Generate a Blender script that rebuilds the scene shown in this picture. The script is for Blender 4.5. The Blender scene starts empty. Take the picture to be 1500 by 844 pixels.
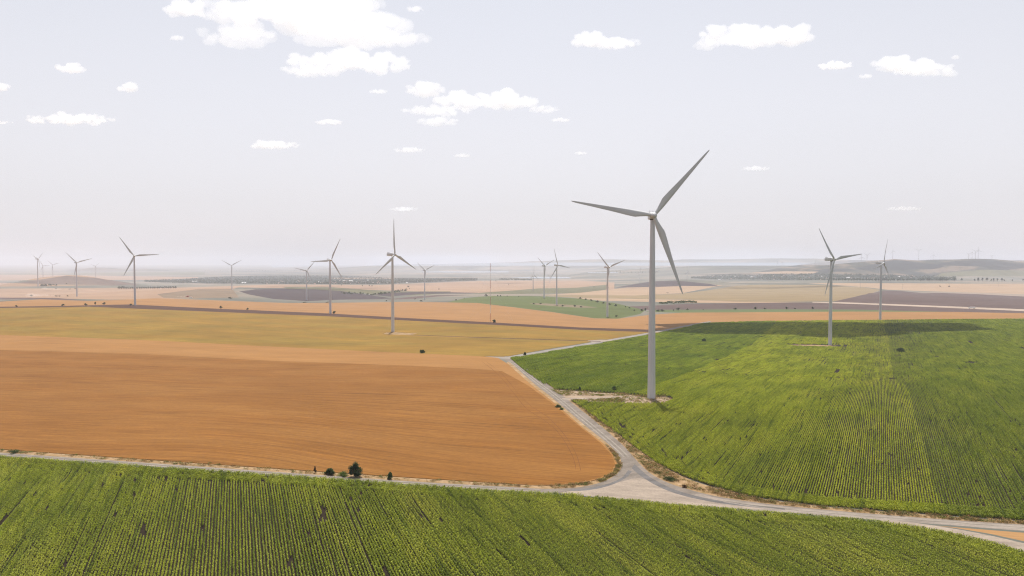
import bpy, bmesh, math, random
import numpy as np
from mathutils import Vector, Matrix
from mathutils.geometry import delaunay_2d_cdt

random.seed(7)
rng = np.random.default_rng(7)
SC = bpy.context.scene
COL = SC.collection
R = math.radians

# ------------------------------------------------------------------ camera
F = 1050.0; CX, CY, YH = 750.0, 422.0, 383.0; ZC = 75.0
TH = math.atan((CY - YH) / F)
cam = bpy.data.cameras.new('camera'); cam.sensor_width = 36; cam.lens = F * 36 / 1500
cam.clip_start = 1; cam.clip_end = 120000
co = bpy.data.objects.new('camera', cam); COL.objects.link(co)
co.location = (0, 0, ZC); co.rotation_euler = (math.pi / 2 - TH, 0, 0)
SC.camera = co

# ------------------------------------------------------------------ noise
def _h(ix, iy, s):
    n = (ix.astype(np.int64) * 374761393 + iy.astype(np.int64) * 668265263 + s * 144269504) & 0xffffffff
    n = ((n ^ (n >> 13)) * 1274126177) & 0xffffffff
    n = (n ^ (n >> 16)) & 0xffffffff
    return n / 4294967295.0
def vnoise(x, y, s=0):
    x = np.asarray(x, float); y = np.asarray(y, float)
    ix = np.floor(x); iy = np.floor(y); fx = x - ix; fy = y - iy
    fx = fx * fx * (3 - 2 * fx); fy = fy * fy * (3 - 2 * fy)
    a = _h(ix, iy, s); b = _h(ix + 1, iy, s); c = _h(ix, iy + 1, s); d = _h(ix + 1, iy + 1, s)
    return (a * (1 - fx) + b * fx) * (1 - fy) + (c * (1 - fx) + d * fx) * fy
def fbm(x, y, s=0, o=4):
    t = 0; a = .5; tot = 0
    for k in range(o):
        t = t + a * vnoise(x * 2 ** k, y * 2 ** k, s + k * 17); tot += a; a *= .5
    return t / tot

# ------------------------------------------------------------------ terrain height
PD = np.array([0, 390, 900, 1250, 1420, 1800, 2200, 2450, 3000, 4000, 5000, 6000, 9000, 12000, 60000.])
PZ = np.array([0, 0, -16, -24, -29, -35, -41, -50, -66, -84, -94, -103, -121, -130, -130.])
# (px, py of the ground, distance)
CP = [(954, 585, 390), (575, 487, 913), (1218, 506, 833), (1290, 469, 1250), (197, 448, 1438), (483, 460, 1340),
      (890, 465, 1430), (815, 447, 1810), (797, 437, 2187), (622, 439, 2442), (449, 441, 2333), (339, 424, 2958),
      (112, 435, 2120), (300, 690, 235), (750, 715, 237), (1300, 755, 215), (0, 520, 640), (1480, 560, 470),
      (1480, 440, 2100), (1150, 412, 5000), (1450, 411, 4700), (1250, 432, 2400), (50, 452, 1350), (700, 430, 2900),
      (980, 440, 2100), (740, 525, 560), (1100, 540, 590), (300, 480, 950), (1480, 480, 1000), (720, 472, 1090)]
def to_azl(x, y):
    D = np.hypot(x, y)
    az = np.degrees(np.arctan2(x, np.maximum(y, 1e-6)))
    az = np.where(y < 0, np.sign(x) * 90, az)
    return az, np.log(np.maximum(D, 60)), D
_cx = np.array([c[2] * (c[0] - CX) / F for c in CP]); _cy = np.array([float(c[2]) for c in CP])
_cz = np.array([ZC - (c[1] - YH) / F * c[2] for c in CP])
_ca, _cl, _cd = to_azl(_cx, _cy)
SA, SL = 11.0, .34
def _K(a, l):
    return np.exp(-((a[:, None] - _ca[None]) / SA) ** 2 - ((l[:, None] - _cl[None]) / SL) ** 2)
_W = np.linalg.solve(_K(_ca, _cl) + 0.02 * np.eye(len(CP)), _cz - np.interp(_cd, PD, PZ))
RIDGE_U = np.array([1100, 1150, 1195, 1240, 1270, 1310, 1328, 1345, 1365, 1390, 1415, 1435, 1460, 1490, 1600, 1800])
RIDGE_Y = np.array([404, 396, 390, 385.5, 383, 379.4, 380.5, 382, 380.8, 380.8, 379.2, 379.2, 380.0, 383, 381.5, 390])
FAR_U = np.array([420, 560, 680, 740, 800, 860, 900, 940, 975, 1000, 1060, 1130, 1190, 1240, 1300, 1380, 1500, 1700])
FAR_Y = np.array([399, 388, 386, 384.4, 382, 380, 379.8, 380.8, 381.8, 379.8, 380, 378.6, 378.8, 380.4, 382, 379.8, 381, 383])
MID_U = np.array([820, 900, 990, 1040, 1100, 1180, 1250, 1320, 1500, 1600])
MID_Y = np.array([402, 396, 391, 388.8, 389, 388.4, 387.5, 387, 389, 395])
ISL_U = np.array([90, 112, 130, 150, 170, 190, 250, 285]); ISL_Y = np.array([399.5, 394.6, 392.4, 392, 392.6, 394.4, 395.2, 399.5])
def H(x, y):
    x = np.asarray(x, float); y = np.asarray(y, float); shp = x.shape
    x = x.ravel(); y = y.ravel()
    az, l, D = to_azl(x, y)
    z = np.interp(D, PD, PZ)
    rb = np.zeros_like(z)
    m = (D > 100) & (D < 9000) & (np.abs(az) < 75)
    if m.any():
        idx = np.where(m)[0]
        for k in range(0, len(idx), 200000):
            j = idx[k:k + 200000]; rb[j] = _K(az[j], l[j]) @ _W
    z = z + rb
    u = CX + F * np.tan(np.radians(np.clip(az, -60, 60)))
    dp = D * np.cos(np.radians(np.clip(az, -60, 60)))      # depth along the view axis
    # gentle swell of the farmland
    amp = np.interp(D, [600, 1500, 3000, 9000, 11500], [0, 2.0, 6, 7, 0])
    z = z + amp * (fbm(x / 700 + 5, y / 500, 3, 3) - .5) * 2
    # hills and ridges that stand on the plain
    def ridge(U, Y, D0, w0, w1, seed, rough, wig=.0):
        d0 = D0 * (1 + wig * (fbm(u / 60, u * 0, seed + 9, 2) - .5))
        zc = ZC + (YH - np.interp(u, U, Y)) / F * D0
        t = (dp - d0) / np.where(dp < d0, w0, w1)
        g = np.exp(-t * t * 1.2)
        n = fbm(x / rough, y / rough, seed, 5)
        side = 4 * g * (1 - g)
        e = np.minimum(np.clip((u - U[0]) / 40, 0, 1), np.clip((U[-1] - u) / 60, 0, 1))
        return (zc - z) * g * e + (zc - z) * .55 * side * (n - .5) * e
    z = z + np.maximum(ridge(RIDGE_U, RIDGE_Y, 7600., 1100., 1500., 31, 900., .06), 0)
    z = z + np.maximum(ridge(MID_U, MID_Y, 9600., 1300., 1500., 51, 1300., .04), 0)
    z = np.where(dp > 12000, z + np.maximum(ridge(FAR_U, FAR_Y, 17000., 1600., 4000., 71, 2500., .03), 0), z)
    z = np.where((dp > 12500) & (u < 330), z + np.maximum(ridge(ISL_U, ISL_Y, 15000., 350., 500., 91, 800.), 0), z)
    def bump(px, D0, top, wx, wy, s=2):
        bx = D0 * (px - CX) / F
        q = ((x - bx) / wx) ** 2 + ((y - D0) / wy) ** 2
        return top * np.exp(-q) * (1 + .25 * (fbm(x / 160, y / 160, s, 3) - .5))
    z = z + bump(96, 4200, 58, 260, 420) + bump(50, 4300, 30, 300, 350) + bump(150, 4300, 22, 250, 300)
    z = z + bump(985, 4500, 34, 230, 420) + bump(1040, 4300, 12, 220, 300)
    return z.reshape(shp)
def h1(x, y): return float(H(np.array([x]), np.array([y]))[0])

_TS = np.geomspace(60, 43000, 520); _US = np.arange(-1300, 2800, 4.)
_TAB = H(((_US[:, None] - CX) / F) * _TS[None], np.broadcast_to(_TS[None], (len(_US), len(_TS))))
def unproject(pts):
    """where the sight line through a traced point meets the terrain"""
    P = np.array(pts, float)
    X = (P[:, 0] - CX) / F; Y = (CY - P[:, 1]) / F
    dx = X; dy = math.cos(TH) + Y * math.sin(TH); dz = -math.sin(TH) + Y * math.cos(TH)
    dx = dx / dy; dz = dz / dy                                        # per metre of depth
    uu = np.clip((dx * F + CX - _US[0]) / 4., 0, len(_US) - 2); iu = uu.astype(int); fu = (uu - iu)[:, None]
    Hh = _TAB[iu] * (1 - fu) + _TAB[iu + 1] * fu
    below = ZC + dz[:, None] * _TS[None] < Hh
    f = below.argmax(1); ok = below.any(1)
    lo = np.where(ok, _TS[np.maximum(f - 2, 0)], 42000); hi = np.where(ok, _TS[np.minimum(f + 1, len(_TS) - 1)], 42000)
    for _ in range(11):
        mid = (lo + hi) / 2
        b = ZC + dz * mid < H(dx * mid, mid)
        hi = np.where(b, mid, hi); lo = np.where(b, lo, mid)
    t = hi
    return np.stack([dx * t, t], 1)
def up1(px, py):
    q = unproject([(px, py)])[0]; return float(q[0]), float(q[1])
def at(px, D):                                                       # a place by bearing and distance
    x = D * (px - CX) / F; return x, D, h1(x, D)

# ------------------------------------------------------------------ materials
def new_mat(name):
    m = bpy.data.materials.new(name); m.use_nodes = True
    nt = m.node_tree; nt.nodes.clear()
    out = nt.nodes.new('ShaderNodeOutputMaterial')
    return m, nt, out
def N(nt, typ, **kw):
    n = nt.nodes.new(typ)
    for k, v in kw.items():
        if k in n.inputs.keys(): n.inputs[k].default_value = v
        else: setattr(n, k, v)
    return n
def L(nt, a, b): nt.links.new(a, b)
def principled(nt, out, rough=.8, spec=.2):
    p = N(nt, 'ShaderNodeBsdfPrincipled'); p.inputs['Roughness'].default_value = rough
    p.inputs['Specular IOR Level'].default_value = spec
    L(nt, p.outputs[0], out.inputs['Surface']); return p
def coords(nt, ang=0, sx=1, sy=1):
    g = N(nt, 'ShaderNodeNewGeometry')
    a = N(nt, 'ShaderNodeMapping', vector_type='POINT'); a.inputs['Rotation'].default_value = (0, 0, -ang)
    L(nt, g.outputs['Position'], a.inputs['Vector'])
    b = N(nt, 'ShaderNodeMapping', vector_type='POINT'); b.inputs['Scale'].default_value = (sx, sy, sx)
    L(nt, a.outputs[0], b.inputs['Vector'])
    return b.outputs[0]
def noise(nt, vec, scale, detail=4, rough=.55, dist=0):
    n = N(nt, 'ShaderNodeTexNoise', Scale=scale, Detail=detail, Roughness=rough, Distortion=dist)
    L(nt, vec, n.inputs['Vector']); return n.outputs[0]
def ramp(nt, fac, stops):
    r = N(nt, 'ShaderNodeValToRGB'); e = r.color_ramp.elements
    while len(e) < len(stops): e.new(.5)
    for i, (p, c) in enumerate(stops):
        e[i].position = p; e[i].color = (c[0], c[1], c[2], 1)
    L(nt, fac, r.inputs[0]); return r.outputs[0]
def mix(nt, fac, a, b, bt='MIX'):
    m = N(nt, 'ShaderNodeMix', data_type='RGBA', blend_type=bt)
    for s, v in ((m.inputs[0], fac), (m.inputs[6], a), (m.inputs[7], b)):
        if isinstance(v, (int, float)): s.default_value = v
        elif isinstance(v, tuple): s.default_value = (v[0], v[1], v[2], 1)
        else: L(nt, v, s)
    return m.outputs[2]
def gray(v): return (v, v, v)
def mul(c, k): return tuple(min(1, a * k) for a in c)

def field_mat(name, col, ang=0., streak=.25, fine=.15, width=6., col2=None, patch=.0, bump=.0, lines=.0, lw=3.0):
    """dry crop or soil: broad tone patches, streaks along the drilling direction, fine grain"""
    col = mul(col, .74); col2 = mul(col2, .74) if col2 else None
    m, nt, out = new_mat(name); p = principled(nt, out, .9, .1)
    v1 = coords(nt, ang, 1 / (width * 18), 1 / width)
    s1 = noise(nt, v1, 1., 5, .6)
    c = ramp(nt, s1, [(.28, mul(col, 1 - streak)), (.5, col), (.72, mul(col, 1 + streak))])
    v0 = coords(nt, ang, 1 / (width * 30), 1 / (width * 9))
    s0 = noise(nt, v0, 1., 3, .5)
    c = mix(nt, ramp(nt, s0, [(.40, gray(0)), (.62, gray(1))]), c, mix(nt, .5, c, col2 or mul(col, 1.25)))
    if patch:
        v2 = coords(nt, 0, 1 / 90., 1 / 90.)
        s2 = noise(nt, v2, 1., 5, .6)
        c = mix(nt, 1., c, ramp(nt, s2, [(.3, gray(1 - patch)), (.7, gray(1 + patch if patch < 0 else 1.))]), 'MULTIPLY')
    if lines:
        v4 = coords(nt, ang, 1 / 260., 1 / lw)
        s4 = noise(nt, v4, 1., 2, .5)
        c = mix(nt, 1., c, ramp(nt, s4, [(.30, gray(1 - lines)), (.40, gray(1)), ]), 'MULTIPLY')
    v5 = coords(nt, ang, 1 / 22., 1 / .9)
    c = mix(nt, 1., c, ramp(nt, noise(nt, v5, 1., 3, .6), [(.3, gray(1 - fine * .8)), (.7, gray(1 + fine * .25))]), 'MULTIPLY')
    v3 = coords(nt, ang, .45, 1.6)
    s3 = noise(nt, v3, 1., 4, .7)
    c = mix(nt, 1., c, ramp(nt, s3, [(.25, gray(1 - fine)), (.75, gray(1.))]), 'MULTIPLY')
    L(nt, c, p.inputs['Base Color'])
    if bump:
        b = N(nt, 'ShaderNodeBump', Strength=bump, Distance=.3); L(nt, s3, b.inputs['Height']); L(nt, b.outputs[0], p.inputs['Normal'])
    return m

def farmland_mat():
    """distant patchwork of stubble, fallow, ploughed and green strips"""
    m, nt, out = new_mat('farmland'); FK = .8; p = principled(nt, out, .9, .1)
    g = coords(nt, R(8), 1 / 900., 1 / 420.)
    nz = N(nt, 'ShaderNodeTexNoise', Scale=.8, Detail=3); L(nt, g, nz.inputs['Vector'])
    add = N(nt, 'ShaderNodeMix', data_type='VECTOR'); add.inputs[0].default_value = .22
    L(nt, g, add.inputs[4]); L(nt, nz.outputs['Color'], add.inputs[5])
    v = N(nt, 'ShaderNodeTexVoronoi', Scale=1.0, Randomness=.8); L(nt, add.outputs[1], v.inputs['Vector'])
    sp = N(nt, 'ShaderNodeSeparateColor'); L(nt, v.outputs['Color'], sp.inputs[0])
    r = N(nt, 'ShaderNodeValToRGB'); r.color_ramp.interpolation = 'CONSTANT'; e = r.color_ramp.elements
    st = [(0, (.30, .20, .125)), (.16, (.36, .23, .14)), (.32, (.30, .205, .14)), (.42, (.40, .27, .17)), (.56, (.30, .21, .12)),
          (.68, (.26, .21, .125)), (.76, (.35, .24, .15)), (.88, (.24, .165, .12)), (.94, (.44, .32, .22))]
    while len(e) < len(st): e.new(.5)
    for i, (a, c) in enumerate(st): e[i].position = a; e[i].color = (*c, 1)
    L(nt, sp.outputs[0], r.inputs[0])
    n2 = noise(nt, coords(nt, R(8), 1 / 400., 1 / 40.), 1., 5, .6)
    c = mix(nt, 1., r.outputs[0], ramp(nt, n2, [(.3, gray(.68)), (.7, gray(1.05))]), 'MULTIPLY')
    n3 = noise(nt, coords(nt, 0, 1 / 30., 1 / 30.), 1., 5, .7)
    c = mix(nt, ramp(nt, n3, [(.60, gray(0)), (.72, gray(.35))]), c, (.12, .115, .065))
    L(nt, c, p.inputs['Base Color']); return m
def hills_mat(name='hillside'):
    m, nt, out = new_mat(name); p = principled(nt, out, .95, .05)
    n1 = noise(nt, coords(nt, 0, 1 / 650., 1 / 900.), 1., 8, .66, .6)
    c = ramp(nt, n1, [(.43, (.03, .034, .03)), (.50, (.06, .06, .045)), (.545, (.16, .12, .085)), (.75, (.22, .165, .12))])
    n3 = noise(nt, coords(nt, 0, 1 / 60., 1 / 60.), 1., 5, .7)
    c = mix(nt, 1., c, ramp(nt, n3, [(.3, gray(.7)), (.7, gray(1.1))]), 'MULTIPLY')
    L(nt, c, p.inputs['Base Color']); return m
def gravel_mat(name, col, ang=0, tracks=False):
    col = mul(col, .50)
    m, nt, out = new_mat(name); p = principled(nt, out, .95, .1)
    n1 = noise(nt, coords(nt, ang, 1 / 14., 1 / 4.), 1., 6, .65)
    c = ramp(nt, n1, [(.3, mul(col, .72)), (.5, col), (.7, mul(col, 1.25))])
    n2 = noise(nt, coords(nt, 0, 1 / .8, 1 / .8), 1., 4, .7)
    c = mix(nt, 1., c, ramp(nt, n2, [(.3, gray(.8)), (.7, gray(1.05))]), 'MULTIPLY')
    L(nt, c, p.inputs['Base Color'])
    b = N(nt, 'ShaderNodeBump', Strength=.4, Distance=.1); L(nt, n2, b.inputs['Height']); L(nt, b.outputs[0], p.inputs['Normal'])
    return m
def verge_mat():
    m, nt, out = new_mat('dry_verge'); p = principled(nt, out, .95, .05)
    n1 = noise(nt, coords(nt, 0, 1 / 5., 1 / 5.), 1., 6, .7)
    c = ramp(nt, n1, [(.28, (.14, .125, .05)), (.40, (.22, .145, .07)), (.55, (.28, .185, .10)), (.7, (.36, .265, .165))])
    L(nt, c, p.inputs['Base Color']); return m
def water_mat():
    m, nt, out = new_mat('water'); p = principled(nt, out, .25, .5)
    p.inputs['Base Color'].default_value = (.16, .20, .24, 1)
    b = N(nt, 'ShaderNodeBump', Strength=.6, Distance=.5); L(nt, noise(nt, coords(nt, 0, 1 / 6., 1 / 3.), 1., 4, .6), b.inputs['Height'])
    L(nt, b.outputs[0], p.inputs['Normal']); return m
def plain_mat(name, col, rough=.5, metal=0., var=.06, vs=.5):
    m, nt, out = new_mat(name); p = principled(nt, out, rough, .4)
    n1 = noise(nt, coords(nt, 0, vs, vs), 1., 5, .6)
    L(nt, ramp(nt, n1, [(.3, mul(col, 1 - var)), (.7, mul(col, 1 + var))]), p.inputs['Base Color'])
    p.inputs['Metallic'].default_value = metal
    return m
def paint_mat(name, col):
    """weathered turbine paint: faint vertical dirt runs"""
    m, nt, out = new_mat(name); p = principled(nt, out, .38, .45)
    tc = N(nt, 'ShaderNodeTexCoord')
    mp = N(nt, 'ShaderNodeMapping'); mp.inputs['Scale'].default_value = (1.6, 1.6, .07); L(nt, tc.outputs['Object'], mp.inputs['Vector'])
    n1 = noise(nt, mp.outputs[0], 1., 5, .6)
    c = ramp(nt, n1, [(.30, mul(col, .84)), (.5, col), (.75, mul(col, 1.05))])
    L(nt, c, p.inputs['Base Color']); return m
def leaf_mat(name, cols, trans=.35, scale=.08, big=1 / 25., yaw=0., rnd=.5, rows=False):
    """leaves: tone from world-space noise plus a value per instance"""
    m, nt, out = new_mat(name)
    n1 = noise(nt, coords(nt, yaw, big / 4, big), 1., 5, .6)
    c = ramp(nt, n1, [(.34, cols[0]), (.5, cols[1]), (.66, cols[2])])
    oi = N(nt, 'ShaderNodeObjectInfo')
    c = mix(nt, 1., c, ramp(nt, oi.outputs['Random'], [(0, gray(1 - rnd * .5)), (1, gray(1.0))]), 'MULTIPLY')
    gi = N(nt, 'ShaderNodeNewGeometry')
    c = mix(nt, 1., c, ramp(nt, gi.outputs['Random Per Island'], [(0, (.42, .46, .40)), (.5, (.85, .88, .8)), (1, (1.45, 1.40, 1.5))]), 'MULTIPLY')
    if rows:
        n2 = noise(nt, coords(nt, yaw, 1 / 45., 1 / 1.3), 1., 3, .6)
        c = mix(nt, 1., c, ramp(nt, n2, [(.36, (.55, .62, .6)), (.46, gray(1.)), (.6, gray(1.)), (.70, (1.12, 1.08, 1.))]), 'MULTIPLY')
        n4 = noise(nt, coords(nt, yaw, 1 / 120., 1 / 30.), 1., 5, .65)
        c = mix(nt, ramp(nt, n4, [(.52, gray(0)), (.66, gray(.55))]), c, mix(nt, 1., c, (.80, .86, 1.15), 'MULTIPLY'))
    d = N(nt, 'ShaderNodeBsdfPrincipled', Roughness=.55); d.inputs['Specular IOR Level'].default_value = .12
    t = N(nt, 'ShaderNodeBsdfTranslucent')
    L(nt, c, d.inputs['Base Color']); L(nt, mix(nt, 1., c, (1.25, 1.3, .55), 'MULTIPLY'), t.inputs['Color'])
    ms = N(nt, 'ShaderNodeMixShader'); ms.inputs[0].default_value = trans
    L(nt, d.outputs[0], ms.inputs[1]); L(nt, t.outputs[0], ms.inputs[2]); L(nt, ms.outputs[0], out.inputs['Surface'])
    return m

# ------------------------------------------------------------------ object helpers
def mesh_np(name, V, Fc, mat=None, smooth=False, matidx=None):
    """V (n,3); Fc list of arrays, each (m,k)"""
    me = bpy.data.meshes.new(name)
    V = np.asarray(V, np.float32)
    if not isinstance(Fc, list): Fc = [Fc]
    Fc = [np.asarray(f, np.int32) for f in Fc if len(f)]
    loops = np.concatenate([f.ravel() for f in Fc]); tot = np.concatenate([np.full(len(f), f.shape[1], np.int32) for f in Fc])
    st = np.concatenate([[0], np.cumsum(tot)[:-1]]).astype(np.int32)
    me.vertices.add(len(V)); me.vertices.foreach_set('co', V.ravel())
    me.loops.add(len(loops)); me.loops.foreach_set('vertex_index', loops)
    me.polygons.add(len(tot)); me.polygons.foreach_set('loop_start', st); me.polygons.foreach_set('loop_total', tot)
    if matidx is not None: me.polygons.foreach_set('material_index', np.asarray(matidx, np.int32))
    me.update(calc_edges=True)
    me.polygons.foreach_set('use_smooth', np.full(len(tot), smooth))
    for mm in (mat if isinstance(mat, (list, tuple)) else [mat]):
        if mm: me.materials.append(mm)
    return me
def link(name, data, parent=None, loc=(0, 0, 0), rot=(0, 0, 0), sc=(1, 1, 1), col=COL):
    o = bpy.data.objects.new(name, data); col.objects.link(o)
    o.location = loc; o.rotation_euler = rot; o.scale = sc
    if parent: o.parent = parent
    return o
def tag(o, label=None, cat=None, group=None, kind=None):
    if label: o['label'] = label
    if cat: o['category'] = cat
    if group: o['group'] = group
    if kind: o['kind'] = kind
    return o
class MB:
    def __init__(s): s.V = []; s.F = {3: [], 4: []}; s.n = 0; s.mi = {3: [], 4: []}
    def add(s, V, Fs, k, mi=0):
        V = np.asarray(V, float); s.V.append(V); Fs = np.asarray(Fs) + s.n
        s.F[k].append(Fs); s.mi[k].append(np.full(len(Fs), mi)); s.n += len(V)
    def box(s, c, d, mi=0, taper=1., M=None):
        c = np.array(c); d = np.array(d) / 2
        v = np.array([[-1, -1, -1], [1, -1, -1], [1, 1, -1], [-1, 1, -1], [-1, -1, 1], [1, -1, 1], [1, 1, 1], [-1, 1, 1]], float)
        v[4:, :2] *= taper; v = v * d + c
        if M is not None: v = v @ np.array(M).T
        s.add(v, [[0, 3, 2, 1], [4, 5, 6, 7], [0, 1, 5, 4], [1, 2, 6, 5], [2, 3, 7, 6], [3, 0, 4, 7]], 4, mi)
    def tube(s, a, b, ra, rb, n=8, mi=0, cap=True):
        a = np.array(a, float); b = np.array(b, float); d = b - a; d /= np.linalg.norm(d)
        u = np.cross(d, [0, 0, 1.]) if abs(d[2]) < .9 else np.cross(d, [1., 0, 0]); u /= np.linalg.norm(u); w = np.cross(d, u)
        t = np.linspace(0, 2 * math.pi, n, endpoint=False)
        ring = np.cos(t)[:, None] * u + np.sin(t)[:, None] * w
        V = np.concatenate([a + ring * ra, b + ring * rb])
        i = np.arange(n); j = (i + 1) % n
        s.add(V, np.stack([i, j, j + n, i + n], 1), 4, mi)
        if cap:
            s.add(np.concatenate([b + ring * rb, [b]]), np.stack([i, j, np.full(n, n)], 1), 3, mi)
            s.add(np.concatenate([a + ring * ra, [a]]), np.stack([j, i, np.full(n, n)], 1), 3, mi)
    def rings(s, R_, closed=True, mi=0, cap=True):
        R_ = np.asarray(R_, float); m, n = R_.shape[:2]
        V = R_.reshape(-1, 3); i = np.arange(n); j = (i + 1) % n
        Fs = np.concatenate([np.stack([i + k * n, j + k * n, j + (k + 1) * n, i + (k + 1) * n], 1) for k in range(m - 1)])
        s.add(V, Fs, 4, mi)
        if cap:
            for r, fl in ((R_[0], 1), (R_[-1], 0)):
                c = r.mean(0)
                f = np.stack([j, i, np.full(n, n)], 1) if fl else np.stack([i, j, np.full(n, n)], 1)
                s.add(np.concatenate([r, [c]]), f, 3, mi)
    def mesh(s, name, mat, smooth=False):
        V = np.concatenate(s.V); Fs = [np.concatenate(s.F[k]) for k in (3, 4) if s.F[k]]
        mi = np.concatenate([np.concatenate(s.mi[k]) for k in (3, 4) if s.F[k]])
        return mesh_np(name, V, Fs, mat, smooth, mi)

def dense(poly, step=9., closed=True, curve=False):
    P = [np.array(p, float) for p in poly]; out = []; n = len(P)
    rngk = range(n) if closed else range(n - 1)
    for i in rngk:
        a, b = P[i], P[(i + 1) % n]
        k = max(1, int(np.linalg.norm(b - a) / step))
        p0 = P[i - 1] if (closed or i > 0) else a; p3 = P[(i + 2) % n] if (closed or i < n - 2) else b
        for t in np.arange(k) / k:
            if curve: out.append(.5 * ((2 * a) + (-p0 + b) * t + (2 * p0 - 5 * a + 4 * b - p3) * t * t + (-p0 + 3 * a - 3 * b + p3) * t ** 3))
            else: out.append(a + (b - a) * t)
    if not closed: out.append(P[-1])
    return out
def inside(P, poly):
    x, y = P[:, 0], P[:, 1]; r = np.zeros(len(P), bool); n = len(poly)
    for i in range(n):
        x1, y1 = poly[i]; x2, y2 = poly[(i + 1) % n]
        if y1 == y2: continue
        c = ((y1 > y) != (y2 > y)) & (x < (x2 - x1) * (y - y1) / (y2 - y1) + x1)
        r ^= c
    return r
def dir_of(p, q):
    a, b = unproject([p, q]); return math.atan2(b[1] - a[1], b[0] - a[0])

# ------------------------------------------------------------------ the regions of the ground, traced and laid on the terrain
A_WHEAT = dir_of((0, 590), (700, 628)); A_YEL = dir_of((0, 491), (700, 522)); A_FAR = dir_of((300, 452), (850, 480))
A_R = dir_of((1040, 470), (1480, 467))
AZ_NEAR = math.atan((345 - CX) / F); AZ_RIGHT = math.atan((1292 - CX) / F)

ROAD_TOP = [(-400, 634), (0, 663), (200, 677), (400, 691), (600, 705), (740, 713), (800, 716), (850, 713.5), (885, 705), (905, 693), (911, 680),
            (905, 666), (890, 650), (860, 626), (820, 592), (780, 560), (748, 532), (733, 524.5)]
ROAD_RIGHT = [(750, 522), (764, 533), (800, 561), (835, 588), (880, 624), (912, 652), (932, 674), (947, 689), (967, 702), (1000, 714.5), (1060, 729),
              (1150, 741), (1300, 754.5), (1500, 768.5), (1900, 790)]
ROAD_BOT = [(1900, 806), (1500, 778), (1400, 770), (1350, 766.5), (1300, 763), (1150, 751.5), (1060, 744), (1000, 739.5), (900, 730), (840, 724), (700, 717),
            (600, 709.5), (400, 695.5), (200, 681.5), (0, 667.5), (-400, 639)]
NEAR_TOP = [(-400, 641), (0, 669.5), (200, 683.5), (400, 697.5), (600, 711.5), (700, 719), (840, 726), (900, 732), (1000, 742), (1060, 746.5), (1150, 754),
            (1250, 762), (1300, 768), (1380, 780), (1450, 796), (1500, 811), (1560, 835), (1700, 900)]
NEAR_FIELD = NEAR_TOP + [(1750, 1150), (750, 1190), (-400, 1150)]
RIGHT_FIELD = [(747, 525.5), (800, 517), (870, 505), (940, 493), (1000, 481), (1030, 473.5), (1100, 471), (1290, 469), (1500, 467.3), (2000, 464),
               (2000, 788), (1900, 780), (1500, 763.5), (1300, 749), (1200, 741), (1100, 728), (1040, 712), (1000, 698), (960, 678), (930, 656), (890, 626),
               (850, 596), (835, 587), (818, 578), (800, 566), (770, 545)]
WHEAT = [(-400, 497), (0, 513), (200, 518.5), (400, 529), (600, 536), (700, 541), (735, 544), (775, 566), (812, 594), (850, 626), (880, 650), (896, 667),
         (901, 680), (896, 692), (878, 701), (845, 708), (800, 711.5), (740, 709), (600, 700.5), (400, 687), (200, 673), (0, 659), (-400, 630)]
WHEAT_HEAD = [(-400, 475), (0, 491), (200, 498), (400, 508), (560, 516), (690, 521.5), (728, 524), (745, 534), (776, 562), (816, 594), (853, 626), (884, 650),
              (899, 667), (904, 680), (899, 692), (880, 702), (845, 709.5), (800, 713), (740, 710.5), (600, 702), (400, 688.5), (200, 674.5), (0, 660.5), (-400, 632)]
YEL = [(-400, 449), (0, 451.5), (130, 449.5), (300, 456.5), (480, 463.5), (600, 470), (720, 476), (850, 483.5), (990, 488), (940, 490.5), (870, 500.5), (800, 512),
       (745, 522), (728, 524), (560, 516), (400, 508), (200, 498), (0, 491), (-400, 475)]
BANK = [(-400, 446), (0, 449.5), (100, 448), (190, 446), (300, 451.5), (480, 459.2), (600, 466.2), (720, 472.3), (850, 479.8), (960, 483.2), (1003, 484.5),
        (990, 488), (850, 483.5), (720, 476), (600, 470), (480, 463.5), (300, 456.5), (130, 449.8), (0, 451.8), (-400, 449.3)]
FARWHEAT = [(-400, 434), (0, 442), (60, 438.5), (130, 441), (230, 437), (300, 439.5), (420, 444), (500, 443.5), (600, 442.3), (655, 443), (700, 444), (750, 450), (810, 457.5),
            (870, 466.5), (905, 467), (950, 461.5), (1000, 458), (1100, 457.5), (1250, 456.5), (1400, 457), (1500, 459), (2000, 455), (2000, 466), (1500, 468),
            (1290, 470), (1100, 472), (1040, 473), (1005, 482), (990, 486), (850, 481), (720, 473), (600, 467), (480, 460), (300, 452), (130, 448), (0, 451), (-400, 448)]

REG = []       # (object name, pixel polygon, material, raise, curve)
def reg(name, poly, mat, lift=0., curve=False, step=9., label=None): REG.append((name, poly, mat, lift, curve, step))

M_gray = field_mat('ploughed_grey', (.075, .056, .058), A_R, .15, .2, 12)
M_plough = field_mat('ploughed_mauve', (.14, .094, .083), A_R, .14, .15, 10, patch=.2)
M_tan = field_mat('tan_crop', (.30, .22, .12), A_R, .08, .1, 14, patch=.12)
M_pale = field_mat('pale_stubble', (.43, .295, .19), A_R, .12, .1, 10, patch=.12)
M_pink = field_mat('pink_stubble', (.40, .26, .17), A_FAR, .15, .1, 14, patch=.15)
M_green = field_mat('far_green_crop', (.115, .14, .042), A_FAR, .12, .12, 8, patch=.12)
M_greyg = field_mat('grey_green_pasture', (.17, .16, .085), A_FAR, .15, .12, 20, patch=.25)
M_wood = field_mat('wooded_ground', (.05, .058, .042), 0, .2, .2, 20)
M_water = water_mat()
M_dust = field_mat('pale_dirt', (.44, .345, .27), A_R, .12, .1, 5)

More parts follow.
